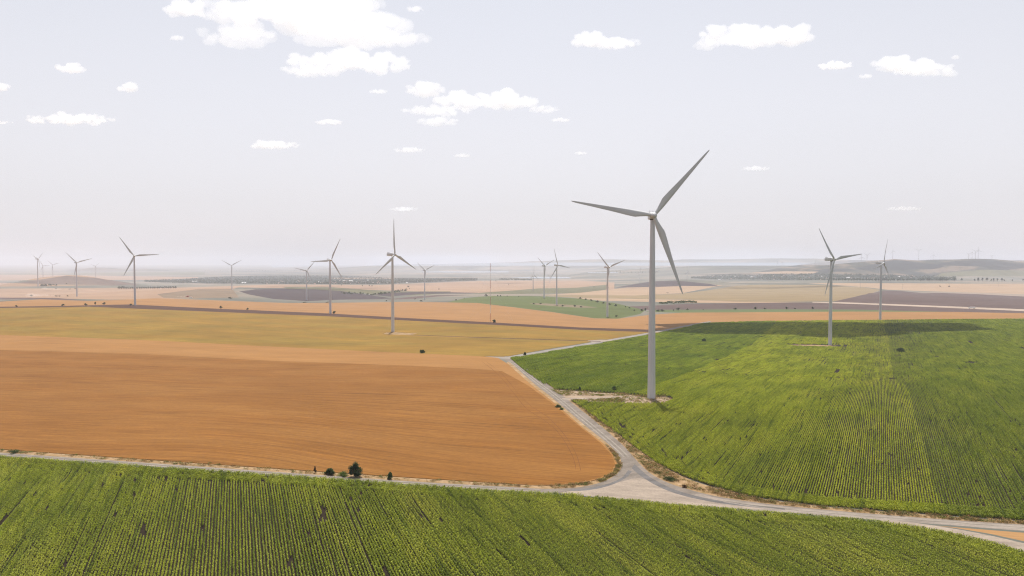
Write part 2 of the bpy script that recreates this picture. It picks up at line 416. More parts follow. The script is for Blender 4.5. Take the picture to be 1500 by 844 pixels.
# water first (it is the farthest); the coast runs where the plain meets it
reg('water', [(-900, 384.6), (2400, 384.6), (2400, 396), (1250, 396), (1080, 393), (960, 392.6), (860, 394.6), (760, 395.4), (640, 396.2), (520, 396.4), (440, 396.4), (300, 396.8),
              (200, 398), (110, 400.4), (0, 401), (-400, 402), (-900, 402)], M_water)
M_hill = hills_mat()
def far_hills():
    m, nt, out = new_mat('far_hillside'); p = principled(nt, out, .95, .05)
    n1 = noise(nt, coords(nt, 0, 1 / 1500., 1 / 900.), 1., 6, .6, .5)
    L(nt, ramp(nt, n1, [(.38, (.08, .085, .075)), (.5, (.14, .135, .11)), (.62, (.24, .19, .15))]), p.inputs['Base Color']); return m
M_fhill = far_hills()
reg('hills', [(-300, 385), (395, 385), (400, 392), (480, 389.4), (2300, 389), (2300, 384.7), (400, 384.7), (-300, 384.7)], M_fhill)
reg('island', [(90, 396), (110, 393.5), (150, 391), (190, 393), (290, 395), (290, 396.4), (190, 396.2), (100, 396.6)], M_hill)
reg('hills', [(840, 401), (900, 395.8), (960, 394), (1080, 394), (1260, 396), (1700, 398), (1700, 403), (1100, 401.5), (1000, 403), (900, 403)], M_fhill)
reg('water', [(600, 398.8), (640, 397.6), (745, 397.4), (745, 399), (690, 399.4)], M_water)
reg('water', [(742, 407), (790, 405.6), (832, 406), (838, 407.6), (800, 408)], M_water)
reg('water', [(860, 399), (905, 398.8), (905, 399.8), (862, 400)], M_water)
reg('hills', [(1010, 403), (1100, 400), (1150, 391), (1195, 385), (1240, 382), (1310, 375.5), (1390, 376), (1430, 375), (1500, 378), (1700, 378), (2100, 378),
              (2100, 404), (1500, 405), (1300, 405), (1150, 404)], M_hill)
M_wood2 = field_mat('hill_woods', (.032, .036, .034), 0, .35, .3, 60, patch=.3)
reg('woodland_floor', [(1010, 407.5), (1050, 404), (1100, 402.8), (1200, 402), (1300, 403.2), (1380, 406.4), (1400, 411), (1200, 410.6), (1100, 409.6), (1040, 409.2)], M_wood)
reg('hill_woods', [(1252, 394), (1276, 388), (1296, 382.6), (1310, 381), (1326, 382), (1345, 385), (1365, 386.5), (1384, 390), (1366, 394.5), (1340, 394), (1322, 396.5), (1300, 394.4), (1276, 396)], M_wood2, 0, True)
reg('hill_woods', [(1372, 387.5), (1400, 382.5), (1424, 381.4), (1462, 382.4), (1500, 386.5), (1620, 388), (1620, 394), (1520, 391), (1490, 394), (1462, 395.4), (1440, 391), (1404, 389.6)], M_wood2, 0, True)
reg('hill_woods', [(1190, 397), (1214, 393.5), (1250, 394.5), (1240, 397.5), (1210, 398.4)], M_wood2, 0, True)
reg('pasture', [(1380, 400), (1440, 395), (1520, 397), (1700, 398), (1700, 404), (1500, 405), (1370, 405)], M_greyg)
reg('stubble_field', [(1100, 399), (1150, 397.5), (1200, 398), (1190, 401), (1120, 401)], M_pale)
# left middle distance
reg('stubble_field', [(-400, 425), (0, 423), (150, 422), (280, 421), (400, 417), (560, 417.5), (700, 412), (850, 411), (900, 414), (900, 424), (700, 430), (520, 424), (350, 421), (300, 437),
                      (160, 439), (60, 437), (-400, 434)], M_pink)
reg('stubble_field', [(-400, 403), (0, 402), (160, 404), (290, 406), (290, 411), (160, 410), (0, 411), (-400, 413)], M_pink)
reg('green_strip', [(-400, 400.5), (110, 401), (160, 399), (300, 398), (300, 403), (160, 402.6), (-400, 402.4)], M_greyg)
reg('woodland_floor', [(212, 410.5), (250, 409.5), (290, 407.5), (330, 405), (400, 403.5), (500, 403.5), (560, 406.5), (640, 407.5), (698, 407.5), (698, 411.5), (620, 414), (560, 416.5),
                       (440, 416.5), (300, 415.5), (268, 414), (220, 412)], M_wood)
reg('pale_field', [(486, 407), (560, 407), (590, 408), (560, 408.6), (486, 408.2)], M_pale)
reg('ploughed_field', [(0, 419), (50, 411), (96, 404.2), (140, 407), (175, 412.5), (205, 417.5), (160, 418.5), (90, 416.5), (40, 418.5)], field_mat('hill_scrub', (.22, .16, .13), 0, .2, .2, 20, patch=.3))
reg('pasture', [(230, 431), (290, 423.5), (340, 423.5), (350, 436), (300, 437), (240, 436.5)], field_mat('brown_pasture', (.27, .195, .13), A_FAR, .2, .2, 12, patch=.2))
reg('green_field', [(415, 420.5), (480, 420.5), (530, 424), (570, 427), (600, 427), (660, 427), (660, 430), (600, 433), (560, 432.5), (500, 427), (420, 424)], M_greyg)
reg('ploughed_field', [(350, 427), (375, 424), (420, 423), (460, 424), (500, 426.5), (540, 432), (575, 437.5), (545, 438.5), (500, 439), (450, 441.3), (400, 438), (365, 431.5)], M_gray)
reg('ploughed_field', [(545, 432), (570, 429), (620, 427.5), (700, 429), (700, 430), (620, 430.5), (570, 434.5)], M_gray)
reg('ploughed_field', [(566, 439), (600, 435), (640, 432.5), (690, 432.2), (640, 434.5), (605, 438)], M_plough)
reg('ploughed_field', [(-400, 418), (0, 414), (90, 417), (160, 417.5), (60, 419.5), (-400, 422)], M_pink)
reg('ploughed_field', [(-400, 438), (0, 436), (80, 436.4), (130, 440.5), (60, 438.5), (0, 439), (-400, 441)], M_plough)
# centre middle distance
reg('green_field', [(690, 430), (740, 426.5), (790, 422.5), (845, 421.5), (890, 417), (892, 422), (875, 429), (800, 430), (740, 431)], M_greyg)
reg('stubble_field', [(800, 431.6), (850, 429), (890, 424.4), (930, 420), (980, 418), (1060, 417.5), (1000, 429.5), (930, 433), (880, 432.4)], M_pale)
reg('ploughed_field', [(955, 412), (1000, 412), (1040, 416), (1055, 419.5), (1000, 419), (960, 420.5), (900, 421.5)], M_gray)
reg('tan_field', [(790, 433.2), (840, 432.4), (870, 432.2), (930, 433), (1000, 430), (1040, 425), (1080, 418.6), (1120, 417), (1200, 417.4), (1265, 421), (1292, 425), (1225, 441.5), (1100, 442.5), (1000, 438.5), (880, 437), (840, 436)], M_tan)
reg('pale_field', [(1180, 414.6), (1300, 415), (1500, 416), (2000, 416), (2000, 427), (1500, 431), (1420, 428.6), (1300, 424.6), (1270, 421)], M_pale)
reg('pale_field', [(840, 436.6), (880, 437.2), (1000, 439), (1100, 442.5), (1200, 442.5), (1100, 444), (1000, 443.5), (880, 440.5)], M_pale)
reg('ploughed_field', [(905, 449.5), (960, 447.5), (1010, 445), (1100, 443.8), (1215, 443), (1300, 445.5), (1500, 456), (2000, 455), (2000, 462), (1500, 460), (1250, 453.5), (1100, 453), (945, 454)], M_plough)
reg('ploughed_field', [(1222, 441.5), (1295, 425.5), (1320, 426.5), (1350, 429.5), (1380, 429.3), (1430, 431), (1500, 434.5), (2000, 434), (2000, 455), (1500, 454.2), (1340, 447.2), (1230, 443)], M_plough)
reg('dirt_track', [(1190, 442.2), (1230, 442.6), (1340, 446.8), (1500, 453), (2000, 453), (2000, 456.5), (1500, 455.8), (1340, 449), (1230, 444.6), (1190, 443.4)], M_dust)
reg('green_strip', [(945, 457), (960, 454), (1100, 453.2), (1250, 453.6), (1390, 457), (1250, 457), (1100, 457.7), (1000, 458.2)], field_mat('strip_green', (.12, .15, .06), A_R, .1, .1, 6))
reg('green_field', [(655, 443), (680, 437), (700, 435), (720, 433.5), (760, 433.4), (800, 434.5), (850, 437.5), (900, 444), (945, 454.5), (938, 460), (905, 467), (870, 466.3), (810, 457.3),
                    (750, 449.8), (700, 444)], M_green)
reg('fallow_patch', [(774, 444.2), (800, 444.6), (850, 447.4), (876, 450.8), (850, 451), (820, 449.3), (785, 446.4)], field_mat('fallow', (.27, .21, .13), A_FAR, .2, .25, 8, patch=.3))
# near mosaic
reg('wheat_field', FARWHEAT, field_mat('pale_wheat', (.44, .230, .088), A_FAR, .14, .2, 7, col2=(.40, .208, .074), patch=.14, lines=.30, lw=5), 0)
reg('earth_bank', BANK, field_mat('bank_soil', (.10, .048, .032), A_FAR, .3, .25, 3))
reg('yellow_crop_field', YEL, field_mat('yellow_crop', (.415, .235, .040), A_YEL, .18, .34, 5, col2=(.33, .235, .045), patch=.30, lines=.15, lw=9, bump=.3), .18)
reg('pale_wheat_strip', WHEAT_HEAD, field_mat('light_wheat', (.42, .205, .062), A_WHEAT, .16, .25, 3.5, col2=(.47, .24, .08), patch=.10, lines=.18, lw=2, bump=.3), .18)
reg('wheat_field', WHEAT, field_mat('ripe_wheat', (.335, .14, .028), A_WHEAT, .22, .34, 3.0, col2=(.41, .19, .048), patch=.14, lines=.30, lw=1.6, bump=.3), .18)
VERGE = verge_mat()
reg('verge', [(-400, 629.5), (0, 658.5), (200, 672.5), (400, 686.5), (600, 700), (740, 708.7), (800, 711.5), (846, 708.5), (880, 701.5), (898, 692), (904, 680), (898, 667), (884, 650), (853, 626), (816, 594), (776, 562), (742, 531),
              (748, 529), (780, 556), (822, 590), (862, 624), (894, 650), (909, 668), (915, 681), (906, 697), (886, 710), (850, 717), (800, 719), (740, 715),
              (600, 707), (400, 693), (200, 679), (0, 665), (-400, 636)], VERGE, 0, True)
SOIL = field_mat('shade_dark_soil', (.03, .02, .012), AZ_RIGHT, .2, .2, 3)  # soil colour darkened to carry the shade in the gaps between crop rows
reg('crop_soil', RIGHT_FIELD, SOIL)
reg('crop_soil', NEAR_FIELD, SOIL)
reg('verge', [(752, 525), (764, 531), (800, 558), (838, 585), (890, 624), (930, 655), (962, 678), (1000, 698), (1040, 712.5), (1100, 728), (1200, 741.5), (1300, 749.5), (1500, 764), (1900, 782),
              (1900, 792), (1500, 769.5), (1300, 756), (1150, 742.5), (1060, 731), (1000, 716.5), (965, 704), (944, 690), (930, 676), (908, 653), (876, 625), (833, 590), (798, 562), (760, 534)], VERGE, 0, True)
reg('verge', [(800, 566), (812, 571), (850, 573), (880, 575.5), (915, 577), (950, 583), (975, 581), (985, 585), (975, 590), (940, 591), (900, 590), (866, 588.5), (838, 588), (820, 580)], gravel_mat('bare_earth', (.58, .43, .30)), 0, True)
reg('verge', [(1150, 504.9), (1190, 505.1), (1224, 506.3), (1228, 507.6), (1210, 507.4), (1165, 506)], VERGE)
GRAVEL = gravel_mat('gravel', (.375, .315, .262), AZ_RIGHT)
reg('gravel_road', ROAD_TOP + ROAD_RIGHT + ROAD_BOT, GRAVEL, 0, True, 7)
SAND = gravel_mat('sandy_gravel', (.56, .455, .36), dir_of((870, 724), (1040, 736)))
reg('gravel_road', [(1020, 724), (1060, 731), (1150, 742.5), (1300, 755.5), (1500, 769.8), (1900, 791), (1900, 805), (1500, 777.5), (1400, 769.6), (1300, 762.6), (1150, 750.8), (1060, 743.4), (1000, 738.5)], gravel_mat('beige_gravel', (.50, .42, .35)), 0, True)
reg('gravel_apron', [(820, 722.5), (870, 716), (905, 707), (935, 700), (952, 704), (975, 715), (1010, 727), (1060, 738), (1120, 746), (1060, 743.5), (1000, 739), (900, 729.8)], SAND, 0, True)
reg('wheel_track', [(925, 686), (938, 697), (965, 713), (1000, 726), (1060, 738), (1150, 747), (1150, 745), (1060, 734.5), (1003, 722), (970, 709), (945, 694), (930, 680)], gravel_mat('worn_gravel', (.25, .23, .22)), 0, True)
reg('wheel_track', [(840, 719.5), (870, 717), (900, 709), (920, 698), (926, 690), (920, 689), (912, 699), (890, 709), (860, 715), (830, 717.5)], gravel_mat('worn_gravel_bend', (.265, .245, .235)), 0, True)
reg('dirt_track', [(1290, 762.3), (1340, 766), (1400, 775), (1450, 784.5), (1500, 796), (1620, 826), (1620, 842), (1500, 809), (1450, 795), (1400, 783), (1340, 771.5), (1290, 765.5)], SAND, 0, True)
reg('wheat_field', [(1368, 769.8), (1430, 775), (1500, 780.5), (1900, 808), (1900, 880), (1620, 822), (1500, 793), (1450, 782), (1400, 773.5)], field_mat('corner_wheat', (.40, .225, .095), A_WHEAT, .14, .14, 3.5), 0)
reg('gravel_road', [(744, 523), (770, 518), (800, 513.2), (835, 507.2), (870, 501), (905, 495), (940, 489), (975, 482.5), (1000, 477.5), (1040, 470.6), (1042, 471.6), (1002, 479), (977, 484.3),
                    (942, 491), (908, 497), (870, 503.6), (836, 509.4), (801, 515.6), (772, 520.8), (755, 525.5)], gravel_mat('pale_gravel', (.46, .41, .36)), 0, True, 8)
reg('gravel_road', [(860, 499), (880, 497.6), (900, 498), (884, 500.5), (868, 502)], SAND)
reg('gravel_road', [(706, 522), (735, 522.6), (750, 522.6), (752, 526.2), (735, 525.4)], gravel_mat('junction_gravel', (.50, .43, .36)))
reg('dirt_track', [(822, 583.2), (870, 582.4), (922, 580.8), (922, 583.4), (870, 585.2), (826, 585.4)], SAND, 0, True)
reg('dirt_track', [(880, 500), (700, 494.2), (600, 490.5), (560, 489.3), (560, 489.9), (600, 491.1), (700, 495), (880, 500.8)], M_plough)
reg('fallow_patch', [(566, 487.2), (580, 487), (612, 488.3), (605, 490.5), (580, 490.8), (560, 489.6)], VERGE)
def strip(cl, off, wd):
    """a band of constant width beside a traced centre line, in metres"""
    c = unproject(dense(cl, 8, False, True)); t = np.gradient(c, axis=0); t /= np.linalg.norm(t, axis=1)[:, None]
    n = np.stack([-t[:, 1], t[:, 0]], 1); j = off + (vnoise(np.arange(len(c)) * .35, np.zeros(len(c)), 8) - .5)[:, None] * .5
    return np.concatenate([c + n * (j - wd / 2), (c + n * (j + wd / 2))[::-1]])
RUT = gravel_mat('rut_gravel', (.50, .43, .36)); MID = gravel_mat('road_crown', (.31, .275, .22))
CL1 = [(-200, 651), (0, 665.3), (200, 679.3), (400, 693.3), (600, 707.3), (700, 713.5), (790, 718.5)]
CL2 = [(748, 530), (757, 536), (790, 562), (828, 592), (870, 627), (900, 652), (918, 669)]
CL3 = [(1060, 733.5), (1150, 746), (1300, 758.6), (1500, 773), (1800, 793)]
for cl in (CL1, CL2, CL3):
    for off, wd, mm in ((-.95, .6, RUT), (.95, .6, RUT), (0, .35, MID)): reg('wheel_track', strip(cl, off, wd), mm)
for k, off in enumerate((0, 6.5)):
    cl = [(712 - off, 530), (735 - off, 548), (760 - off, 578), (778 - off, 596 + off * .6), (800 - off, 610 + off * .6), (822 - off, 632), (836 - off, 652), (846 - off, 672), (850 - off, 690)]
    reg('wheel_track', cl + [(x + .35 + (y - 530) * .004, y) for x, y in cl[::-1]], field_mat('tramline_%d' % k, (.19, .078, .026), 0, .2, .2, 3), .18, True)

# --- terrain grid points, finer ahead and in the hills
pts = []
def ring(D0, D1, q, a0, a1, st):
    d = D0
    k = 0
    while d < D1:
        aa = np.arange(a0, a1 + 1e-6, st) + (st / 2 if k % 2 else 0)
        for a in aa: pts.append((d * math.sin(R(a)), d * math.cos(R(a))))
        d *= q; k += 1
ring(60, 3000, 1.05, -44, 44, .9)
ring(3000, 6000, 1.03, -44, 44, .45)
ring(6000, 11500, 1.022, -44, 44, .35)
ring(11500, 30000, 1.035, -44, 44, .35)
ring(30000, 43000, 1.12, -44, 44, 1.5)
ring(60, 43000, 1.35, 47, 313, 7)
pts.append((0, 0))
V2 = [Vector(p) for p in pts]; FACES = []; POLYW = []
for (nm, poly, mat, lift, curve, step) in REG:
    W = poly.copy() if isinstance(poly, np.ndarray) else unproject(dense(poly, step, True, curve))
    W = W + (rng.random(W.shape) - .5) * np.minimum(.25, W[:, 1:2] * .0004)
    keep = [0]
    for i in range(1, len(W)):
        if np.hypot(*(W[i] - W[keep[-1]])) > .25: keep.append(i)
    W = W[keep]
    ar = np.sum(W[:, 0] * np.roll(W[:, 1], -1) - np.roll(W[:, 0], -1) * W[:, 1])
    if ar < 0: W = W[::-1]
    POLYW.append(W)
    b = len(V2); V2 += [Vector((float(a), float(c))) for a, c in W]
    FACES.append(list(range(b, b + len(W))))
vo, eo, fo, ov, oe, of_ = delaunay_2d_cdt(V2, [], FACES, 0, 1e-3, True)
XY = np.array([(v[0], v[1]) for v in vo]); Z = H(XY[:, 0], XY[:, 1])
T = np.array([f[:] for f in fo], np.int32)
owner = np.array([max(o) if len(o) else -1 for o in of_])
print('terrain', len(XY), len(T))
M_farm = farmland_mat()
def build_region(name, faces, mat, lift):
    used, inv = np.unique(faces, return_inverse=True); f = inv.reshape(-1, 3)
    P = np.column_stack([XY[used], Z[used] + lift])
    a, b, c = P[f[:, 0]], P[f[:, 1]], P[f[:, 2]]
    nz = (b[:, 0] - a[:, 0]) * (c[:, 1] - a[:, 1]) - (b[:, 1] - a[:, 1]) * (c[:, 0] - a[:, 0])
    f[nz < 0] = f[nz < 0][:, ::-1]
    Fs = [f]
    if lift:
        e = np.concatenate([f[:, [0, 1]], f[:, [1, 2]], f[:, [2, 0]]])
        key = {}
        for i, j in e: key[(i, j)] = key.get((i, j), 0) + 1
        bd = [(i, j) for (i, j) in key if (j, i) not in key]
        n = len(P); P0 = P; P = np.concatenate([P0, P0, P0 - [0, 0, lift + .05]])
        Fs.append(np.array([(j + n, i + n, i + 2 * n, j + 2 * n) for i, j in bd]))
    me = mesh_np(name, P, Fs, mat, True)
    return tag(link(name, me), kind='structure')
build_region('ground', T[owner < 0], M_farm, 0)
for k, (nm, poly, mat, lift, curve, step) in enumerate(REG):
    m = owner == k
    if m.any(): build_region(nm, T[m], mat, lift)


# ------------------------------------------------------------------ sunflower crops: rows of leafy plants
def leaf_quads(n, cen, spread, size, up=.6, rs=rng, narrow=.7):
    """n leaves around cen (n,3): random tilted quads"""
    d = rs.normal(size=(n, 3)); d[:, 2] = np.abs(d[:, 2]) * up + .35 * max(1, up); d /= np.linalg.norm(d, axis=1)[:, None]
    a = rs.normal(size=(n, 3)); a -= (a * d).sum(1)[:, None] * d; a /= np.linalg.norm(a, axis=1)[:, None]
    b = np.cross(d, a); s = (size * (.6 + .8 * rs.random(n)))[:, None]
    c = cen + (rs.random((n, 3)) - .5) * 2 * spread
    q = np.stack([c - a * s, c - b * s * narrow, c + a * s, c + b * s * narrow], 1)
    return q.reshape(-1, 3), np.arange(4 * n).reshape(-1, 4)
def crop_chunk(name, length, rows, mat, per, size, rs, sp=.34):
    cs = []
    for r in range(rows):
        y0 = (r - (rows - 1) / 2) * ROW
        for x in np.arange(-length / 2 + sp / 2, length / 2, sp):
            if rs.random() < .05: continue
            hgt = .68 + .5 * rs.random(); jx, jy = (rs.random(2) - .5) * np.array([.16, .07])
            for k in range(per):
                t = k / max(1, per - 1)
                cs.append((x + jx, y0 + jy, hgt * (.25 + .75 * t), .17))
    cs = np.array(cs)
    sp3 = np.stack([cs[:, 3], cs[:, 3] * .70, np.full(len(cs), .08)], 1)
    V, Fq = leaf_quads(len(cs), cs[:, :3], sp3, size, 1.3, rs)
    V[:, 2] = np.maximum(V[:, 2], .05)
    return mesh_np(name, V, Fq, mat)
ROW = .77
def make_lib(tagname, mat):
    c = bpy.data.collections.new('library_' + tagname)
    objs = []
    for k in range(5):
        rs = np.random.default_rng(100 + k)
        objs.append(link('a%d_row_piece' % k, crop_chunk('row_piece', 4.0, 1, mat, 10, .15, rs), col=c))
    for k in range(3):
        rs = np.random.default_rng(200 + k)
        objs.append(link('b%d_row_block' % k, crop_chunk('row_block', 12.0, 4, mat, 8, .175, rs), col=c))
    return c
def gn_instances(name, P, rot, scl, idx, coll, label, cat, mat=None):
    me = bpy.data.meshes.new(name); me.vertices.add(len(P)); me.vertices.foreach_set('co', np.asarray(P, np.float32).ravel())
    for an, ty, arr in (('rot', 'FLOAT_VECTOR', rot), ('scl', 'FLOAT_VECTOR', scl), ('idx', 'INT', idx)):
        at_ = me.attributes.new(an, ty, 'POINT')
        at_.data.foreach_set('vector' if ty == 'FLOAT_VECTOR' else 'value', np.asarray(arr, np.int32 if ty == 'INT' else np.float32).ravel())
    o = link(name, me)
    g = bpy.data.node_groups.new(name + '_scatter', 'GeometryNodeTree')
    g.interface.new_socket('Geometry', in_out='INPUT', socket_type='NodeSocketGeometry')
    g.interface.new_socket('Geometry', in_out='OUTPUT', socket_type='NodeSocketGeometry')
    gi = g.nodes.new('NodeGroupInput'); go = g.nodes.new('NodeGroupOutput')
    m2p = g.nodes.new('GeometryNodeMeshToPoints')
    ip = g.nodes.new('GeometryNodeInstanceOnPoints'); ci = g.nodes.new('GeometryNodeCollectionInfo')
    ci.inputs['Collection'].default_value = coll; ci.inputs['Separate Children'].default_value = True; ci.inputs['Reset Children'].default_value = True
    ip.inputs['Pick Instance'].default_value = True
    def attr(n_, ty):
        a = g.nodes.new('GeometryNodeInputNamedAttribute'); a.data_type = ty; a.inputs['Name'].default_value = n_; return a.outputs['Attribute']
    e2r = g.nodes.new('FunctionNodeEulerToRotation')
    g.links.new(gi.outputs[0], m2p.inputs[0]); g.links.new(m2p.outputs[0], ip.inputs['Points']); g.links.new(ci.outputs[0], ip.inputs['Instance'])
    g.links.new(attr('idx', 'INT'), ip.inputs['Instance Index'])
    g.links.new(attr('rot', 'FLOAT_VECTOR'), e2r.inputs[0]); g.links.new(e2r.outputs[0], ip.inputs['Rotation'])
    g.links.new(attr('scl', 'FLOAT_VECTOR'), ip.inputs['Scale'])
    g.links.new(ip.outputs[0], go.inputs[0])
    md = o.modifiers.new('scatter', 'NODES'); md.node_group = g
    tag(o, label, cat, kind='stuff')
    return o

def W_of(poly, curve=False): return unproject(dense(poly, 12, True, curve))
def in_view(P, m=.80): return (np.abs(P[:, 0]) < P[:, 1] * m + 15) & (P[:, 1] > 135)
def edge_dist(P, poly):
    d = np.full(len(P), 1e9)
    for i in range(len(poly)):
        a = poly[i]; b = poly[(i + 1) % len(poly)]; ab = b - a; l2 = ab @ ab
        if l2 < 1e-6: continue
        t = np.clip(((P - a) @ ab) / l2, 0, 1)
        q = a + t[:, None] * ab; d = np.minimum(d, np.hypot(*(P - q).T))
    return d
def grid(az, du, dv, D0, D1, umax):
    """points on rows that run towards azimuth az"""
    d = np.array([math.sin(az), math.cos(az)]); n = np.array([math.cos(az), -math.sin(az)])
    U = np.arange(-umax, umax, du); Vv = np.arange(-umax, umax, dv)
    # offset alternate rows a little so pieces do not line up
    uu, vv = np.meshgrid(U, Vv); uu = uu + ((np.arange(len(Vv)) * 7) % 11)[:, None] * du / 11
    P = uu.ravel()[:, None] * d + vv.ravel()[:, None] * n
    D = np.hypot(P[:, 0], P[:, 1]); k = in_view(P) & (D > D0) & (D < D1)
    return P[k]
def slopes(P, yaw):
    e = 4.; c, s = np.cos(yaw), np.sin(yaw)
    z = H(P[:, 0], P[:, 1])
    zx = H(P[:, 0] + c * e, P[:, 1] + s * e); zy = H(P[:, 0] - s * e, P[:, 1] + c * e)
    return z, -np.arctan((zx - z) / e), np.arctan((zy - z) / e)
def rows_noise(P, az, lu, lv, s):
    d = np.array([math.sin(az), math.cos(az)]); n = np.array([math.cos(az), -math.sin(az)])
    return vnoise((P @ d) / lu, (P @ n) / lv, s)

def sow(name, poly, az, holes, mat, label, D1=1e9, dfine=560, head=8.5, ring=None):
    rg = poly if ring is None else ring
    RS = 1. if np.sum(rg[:, 0] * np.roll(rg[:, 1], -1) - np.roll(rg[:, 0], -1) * rg[:, 1]) > 0 else -1.
    lib = make_lib(name, mat); P_all = []; rot = []; scl = []; idx = []
    def ok(P):
        k = inside(P, poly)
        for h_ in holes: k &= ~inside(P, h_)
        return k
    def put(P, yaw, lo, hi, zs):
        P = P + (rng.random(P.shape) - .5) * (.13 if hi == 5 else .3)
        z, pt, rl = slopes(P, yaw)
        P_all.append(np.column_stack([P, z])); rot.append(np.column_stack([rl, pt, np.broadcast_to(yaw, len(P))]))
        n1 = vnoise(P[:, 0] / 30, P[:, 1] / 30, 5)
        s = .80 + .3 * n1 + .08 * rng.random(len(P)) + .22 * (rows_noise(P, az, 30., ROW, 21) - .3) * (hi == 5)
        lowr = rows_noise(P, az, 34., ROW if hi == 5 else ROW * 4, 31); wide = rows_noise(P, az, 90., 14., 32)
        weak = np.clip((lowr - .74) * 7, 0, 1) * np.clip(wide * 2 - .3, 0, 1)
        scl.append(np.column_stack([np.full(len(P), 1.02), s * (1 - .25 * weak), s * zs * (1 - .62 * weak)])); idx.append(rng.integers(lo, hi, len(P)))
    yaw = math.pi / 2 - az
    Dm = float(np.hypot(poly[:, 0], poly[:, 1]).clip(0, 2500).max())
    near = grid(az, 4., ROW, 0, dfine - 3, min(dfine, Dm) + 20)
    near = near[ok(near)]
    if len(near):
        ring = poly if ring is None else ring
        dd = edge_dist(near, ring)
        g1 = rows_noise(near, az, 14., ROW, 11); g2 = rows_noise(near, az, 60., 3., 12); g3 = vnoise(near[:, 0] / 9, near[:, 1] / 9, 13)
        gap = ((g1 > .95) & (g2 > .5)) | ((g1 > .86) & (g2 > .82)) | ((g3 > .986)) | (rng.random(len(near)) < .006)
        k = ~gap & (dd > head); put(near[k], yaw, 0, 5, 1.)
        # headland rows run round the field, parallel to its edge
        hp = []; ha = []
        for q in range(int(head / ROW)):
            off = .45 + q * ROW
            for i in range(len(ring)):
                a = ring[i]; b = ring[(i + 1) % len(ring)]; ab = b - a; l = math.hypot(*ab)
                if l < .3 or min(a[1], b[1]) > dfine + 20: continue
                t = ab / l; n = np.array([-t[1], t[0]]) * RS
                m = max(1, int(round(l / 3.9)))
                for u in (np.arange(m) + .5) / m: hp.append(a + ab * u + n * off); ha.append(math.atan2(t[1], t[0]))
        hp = np.array(hp); ha = np.array(ha)
        k = ok(hp) & in_view(hp) & (edge_dist(hp, ring) > .3) & (hp[:, 1] < dfine)
        k &= (vnoise(hp[:, 0] / 5, hp[:, 1] / 5, 61) < .90) & (rng.random(len(hp)) < .96)
        if k.any(): put(hp[k], ha[k] + (rng.random(int(k.sum())) - .5) * .12, 0, 5, 1.0)
    if Dm > dfine:
        far = grid(az, 12., ROW * 4, dfine, D1, min(D1, Dm) + 40)
        full = ok(far)
        g2 = rows_noise(far, az, 60., 6., 12)
        cut = (g2 > .955)
        put(far[full & ~cut], yaw, 5, 8, 1.)
    P = np.concatenate(P_all); print(name, len(P))
    return gn_instances(name, P, np.concatenate(rot), np.concatenate(scl), np.concatenate(idx), lib, label, 'crop')

Wn = W_of(NEAR_FIELD); Wr = W_of(RIGHT_FIELD)
strip_h = W_of([(796, 560), (812, 570), (850, 572), (880, 574.5), (915, 576), (945, 580), (975, 579), (988, 585), (975, 591), (940, 592), (900, 591), (866, 589.5), (838, 589), (815, 582)])
strip3 = W_of([(1150, 504.2), (1226, 505.4), (1236, 508), (1210, 508.6), (1165, 507.2)])
EAST = [(1296, 460), (1304, 520), (1313, 564), (1328, 565), (1352, 650), (1378, 757), (1400, 820), (2100, 900), (2100, 440)]
DARKW = [(700, 500), (1030, 460), (1140, 460), (1100, 506), (1050, 530), (985, 556), (940, 574), (900, 576), (780, 575)]
We = W_of([(1296, 469.05), (1304, 520), (1313, 564), (1328, 565), (1352, 650), (1378, 754.6), (1500, 763.5), (1900, 780), (2000, 788), (2000, 464), (1500, 467.3)])
Wd = W_of([(747, 525.5), (800, 517), (870, 505), (940, 493), (1000, 481), (1030, 473.5), (1100, 471), (1140, 470.9), (1100, 506), (1050, 530), (985, 556), (940, 574),
           (900, 578), (818, 578), (800, 566), (770, 545)])
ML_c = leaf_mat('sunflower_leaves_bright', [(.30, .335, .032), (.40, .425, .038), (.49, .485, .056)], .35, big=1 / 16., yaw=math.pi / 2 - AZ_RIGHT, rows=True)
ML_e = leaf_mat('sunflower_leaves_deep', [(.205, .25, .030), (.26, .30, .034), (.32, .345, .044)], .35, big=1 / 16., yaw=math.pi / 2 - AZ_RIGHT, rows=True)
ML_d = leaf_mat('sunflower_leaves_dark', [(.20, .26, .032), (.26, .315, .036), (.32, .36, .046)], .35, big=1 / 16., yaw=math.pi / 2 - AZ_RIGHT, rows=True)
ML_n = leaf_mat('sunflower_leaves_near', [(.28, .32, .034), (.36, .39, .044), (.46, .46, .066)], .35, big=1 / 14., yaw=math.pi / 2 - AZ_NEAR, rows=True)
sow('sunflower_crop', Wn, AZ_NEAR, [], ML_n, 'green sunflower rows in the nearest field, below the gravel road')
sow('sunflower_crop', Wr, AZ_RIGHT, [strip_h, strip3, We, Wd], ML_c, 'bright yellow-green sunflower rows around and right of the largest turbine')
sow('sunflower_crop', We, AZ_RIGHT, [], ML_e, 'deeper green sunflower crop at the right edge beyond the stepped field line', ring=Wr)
# upper-left wedge, clipped to the field outline
_holes = [strip_h]
class _P: pass
def sow_wedge():
    lib_poly = Wd
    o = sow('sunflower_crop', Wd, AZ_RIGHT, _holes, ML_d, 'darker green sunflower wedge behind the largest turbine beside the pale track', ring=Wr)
    return o
_old_inside = inside
def inside_clip(P, poly):
    r = _old_inside(P, poly)
    return r
inside = inside_clip
sow_wedge()
inside = _old_inside

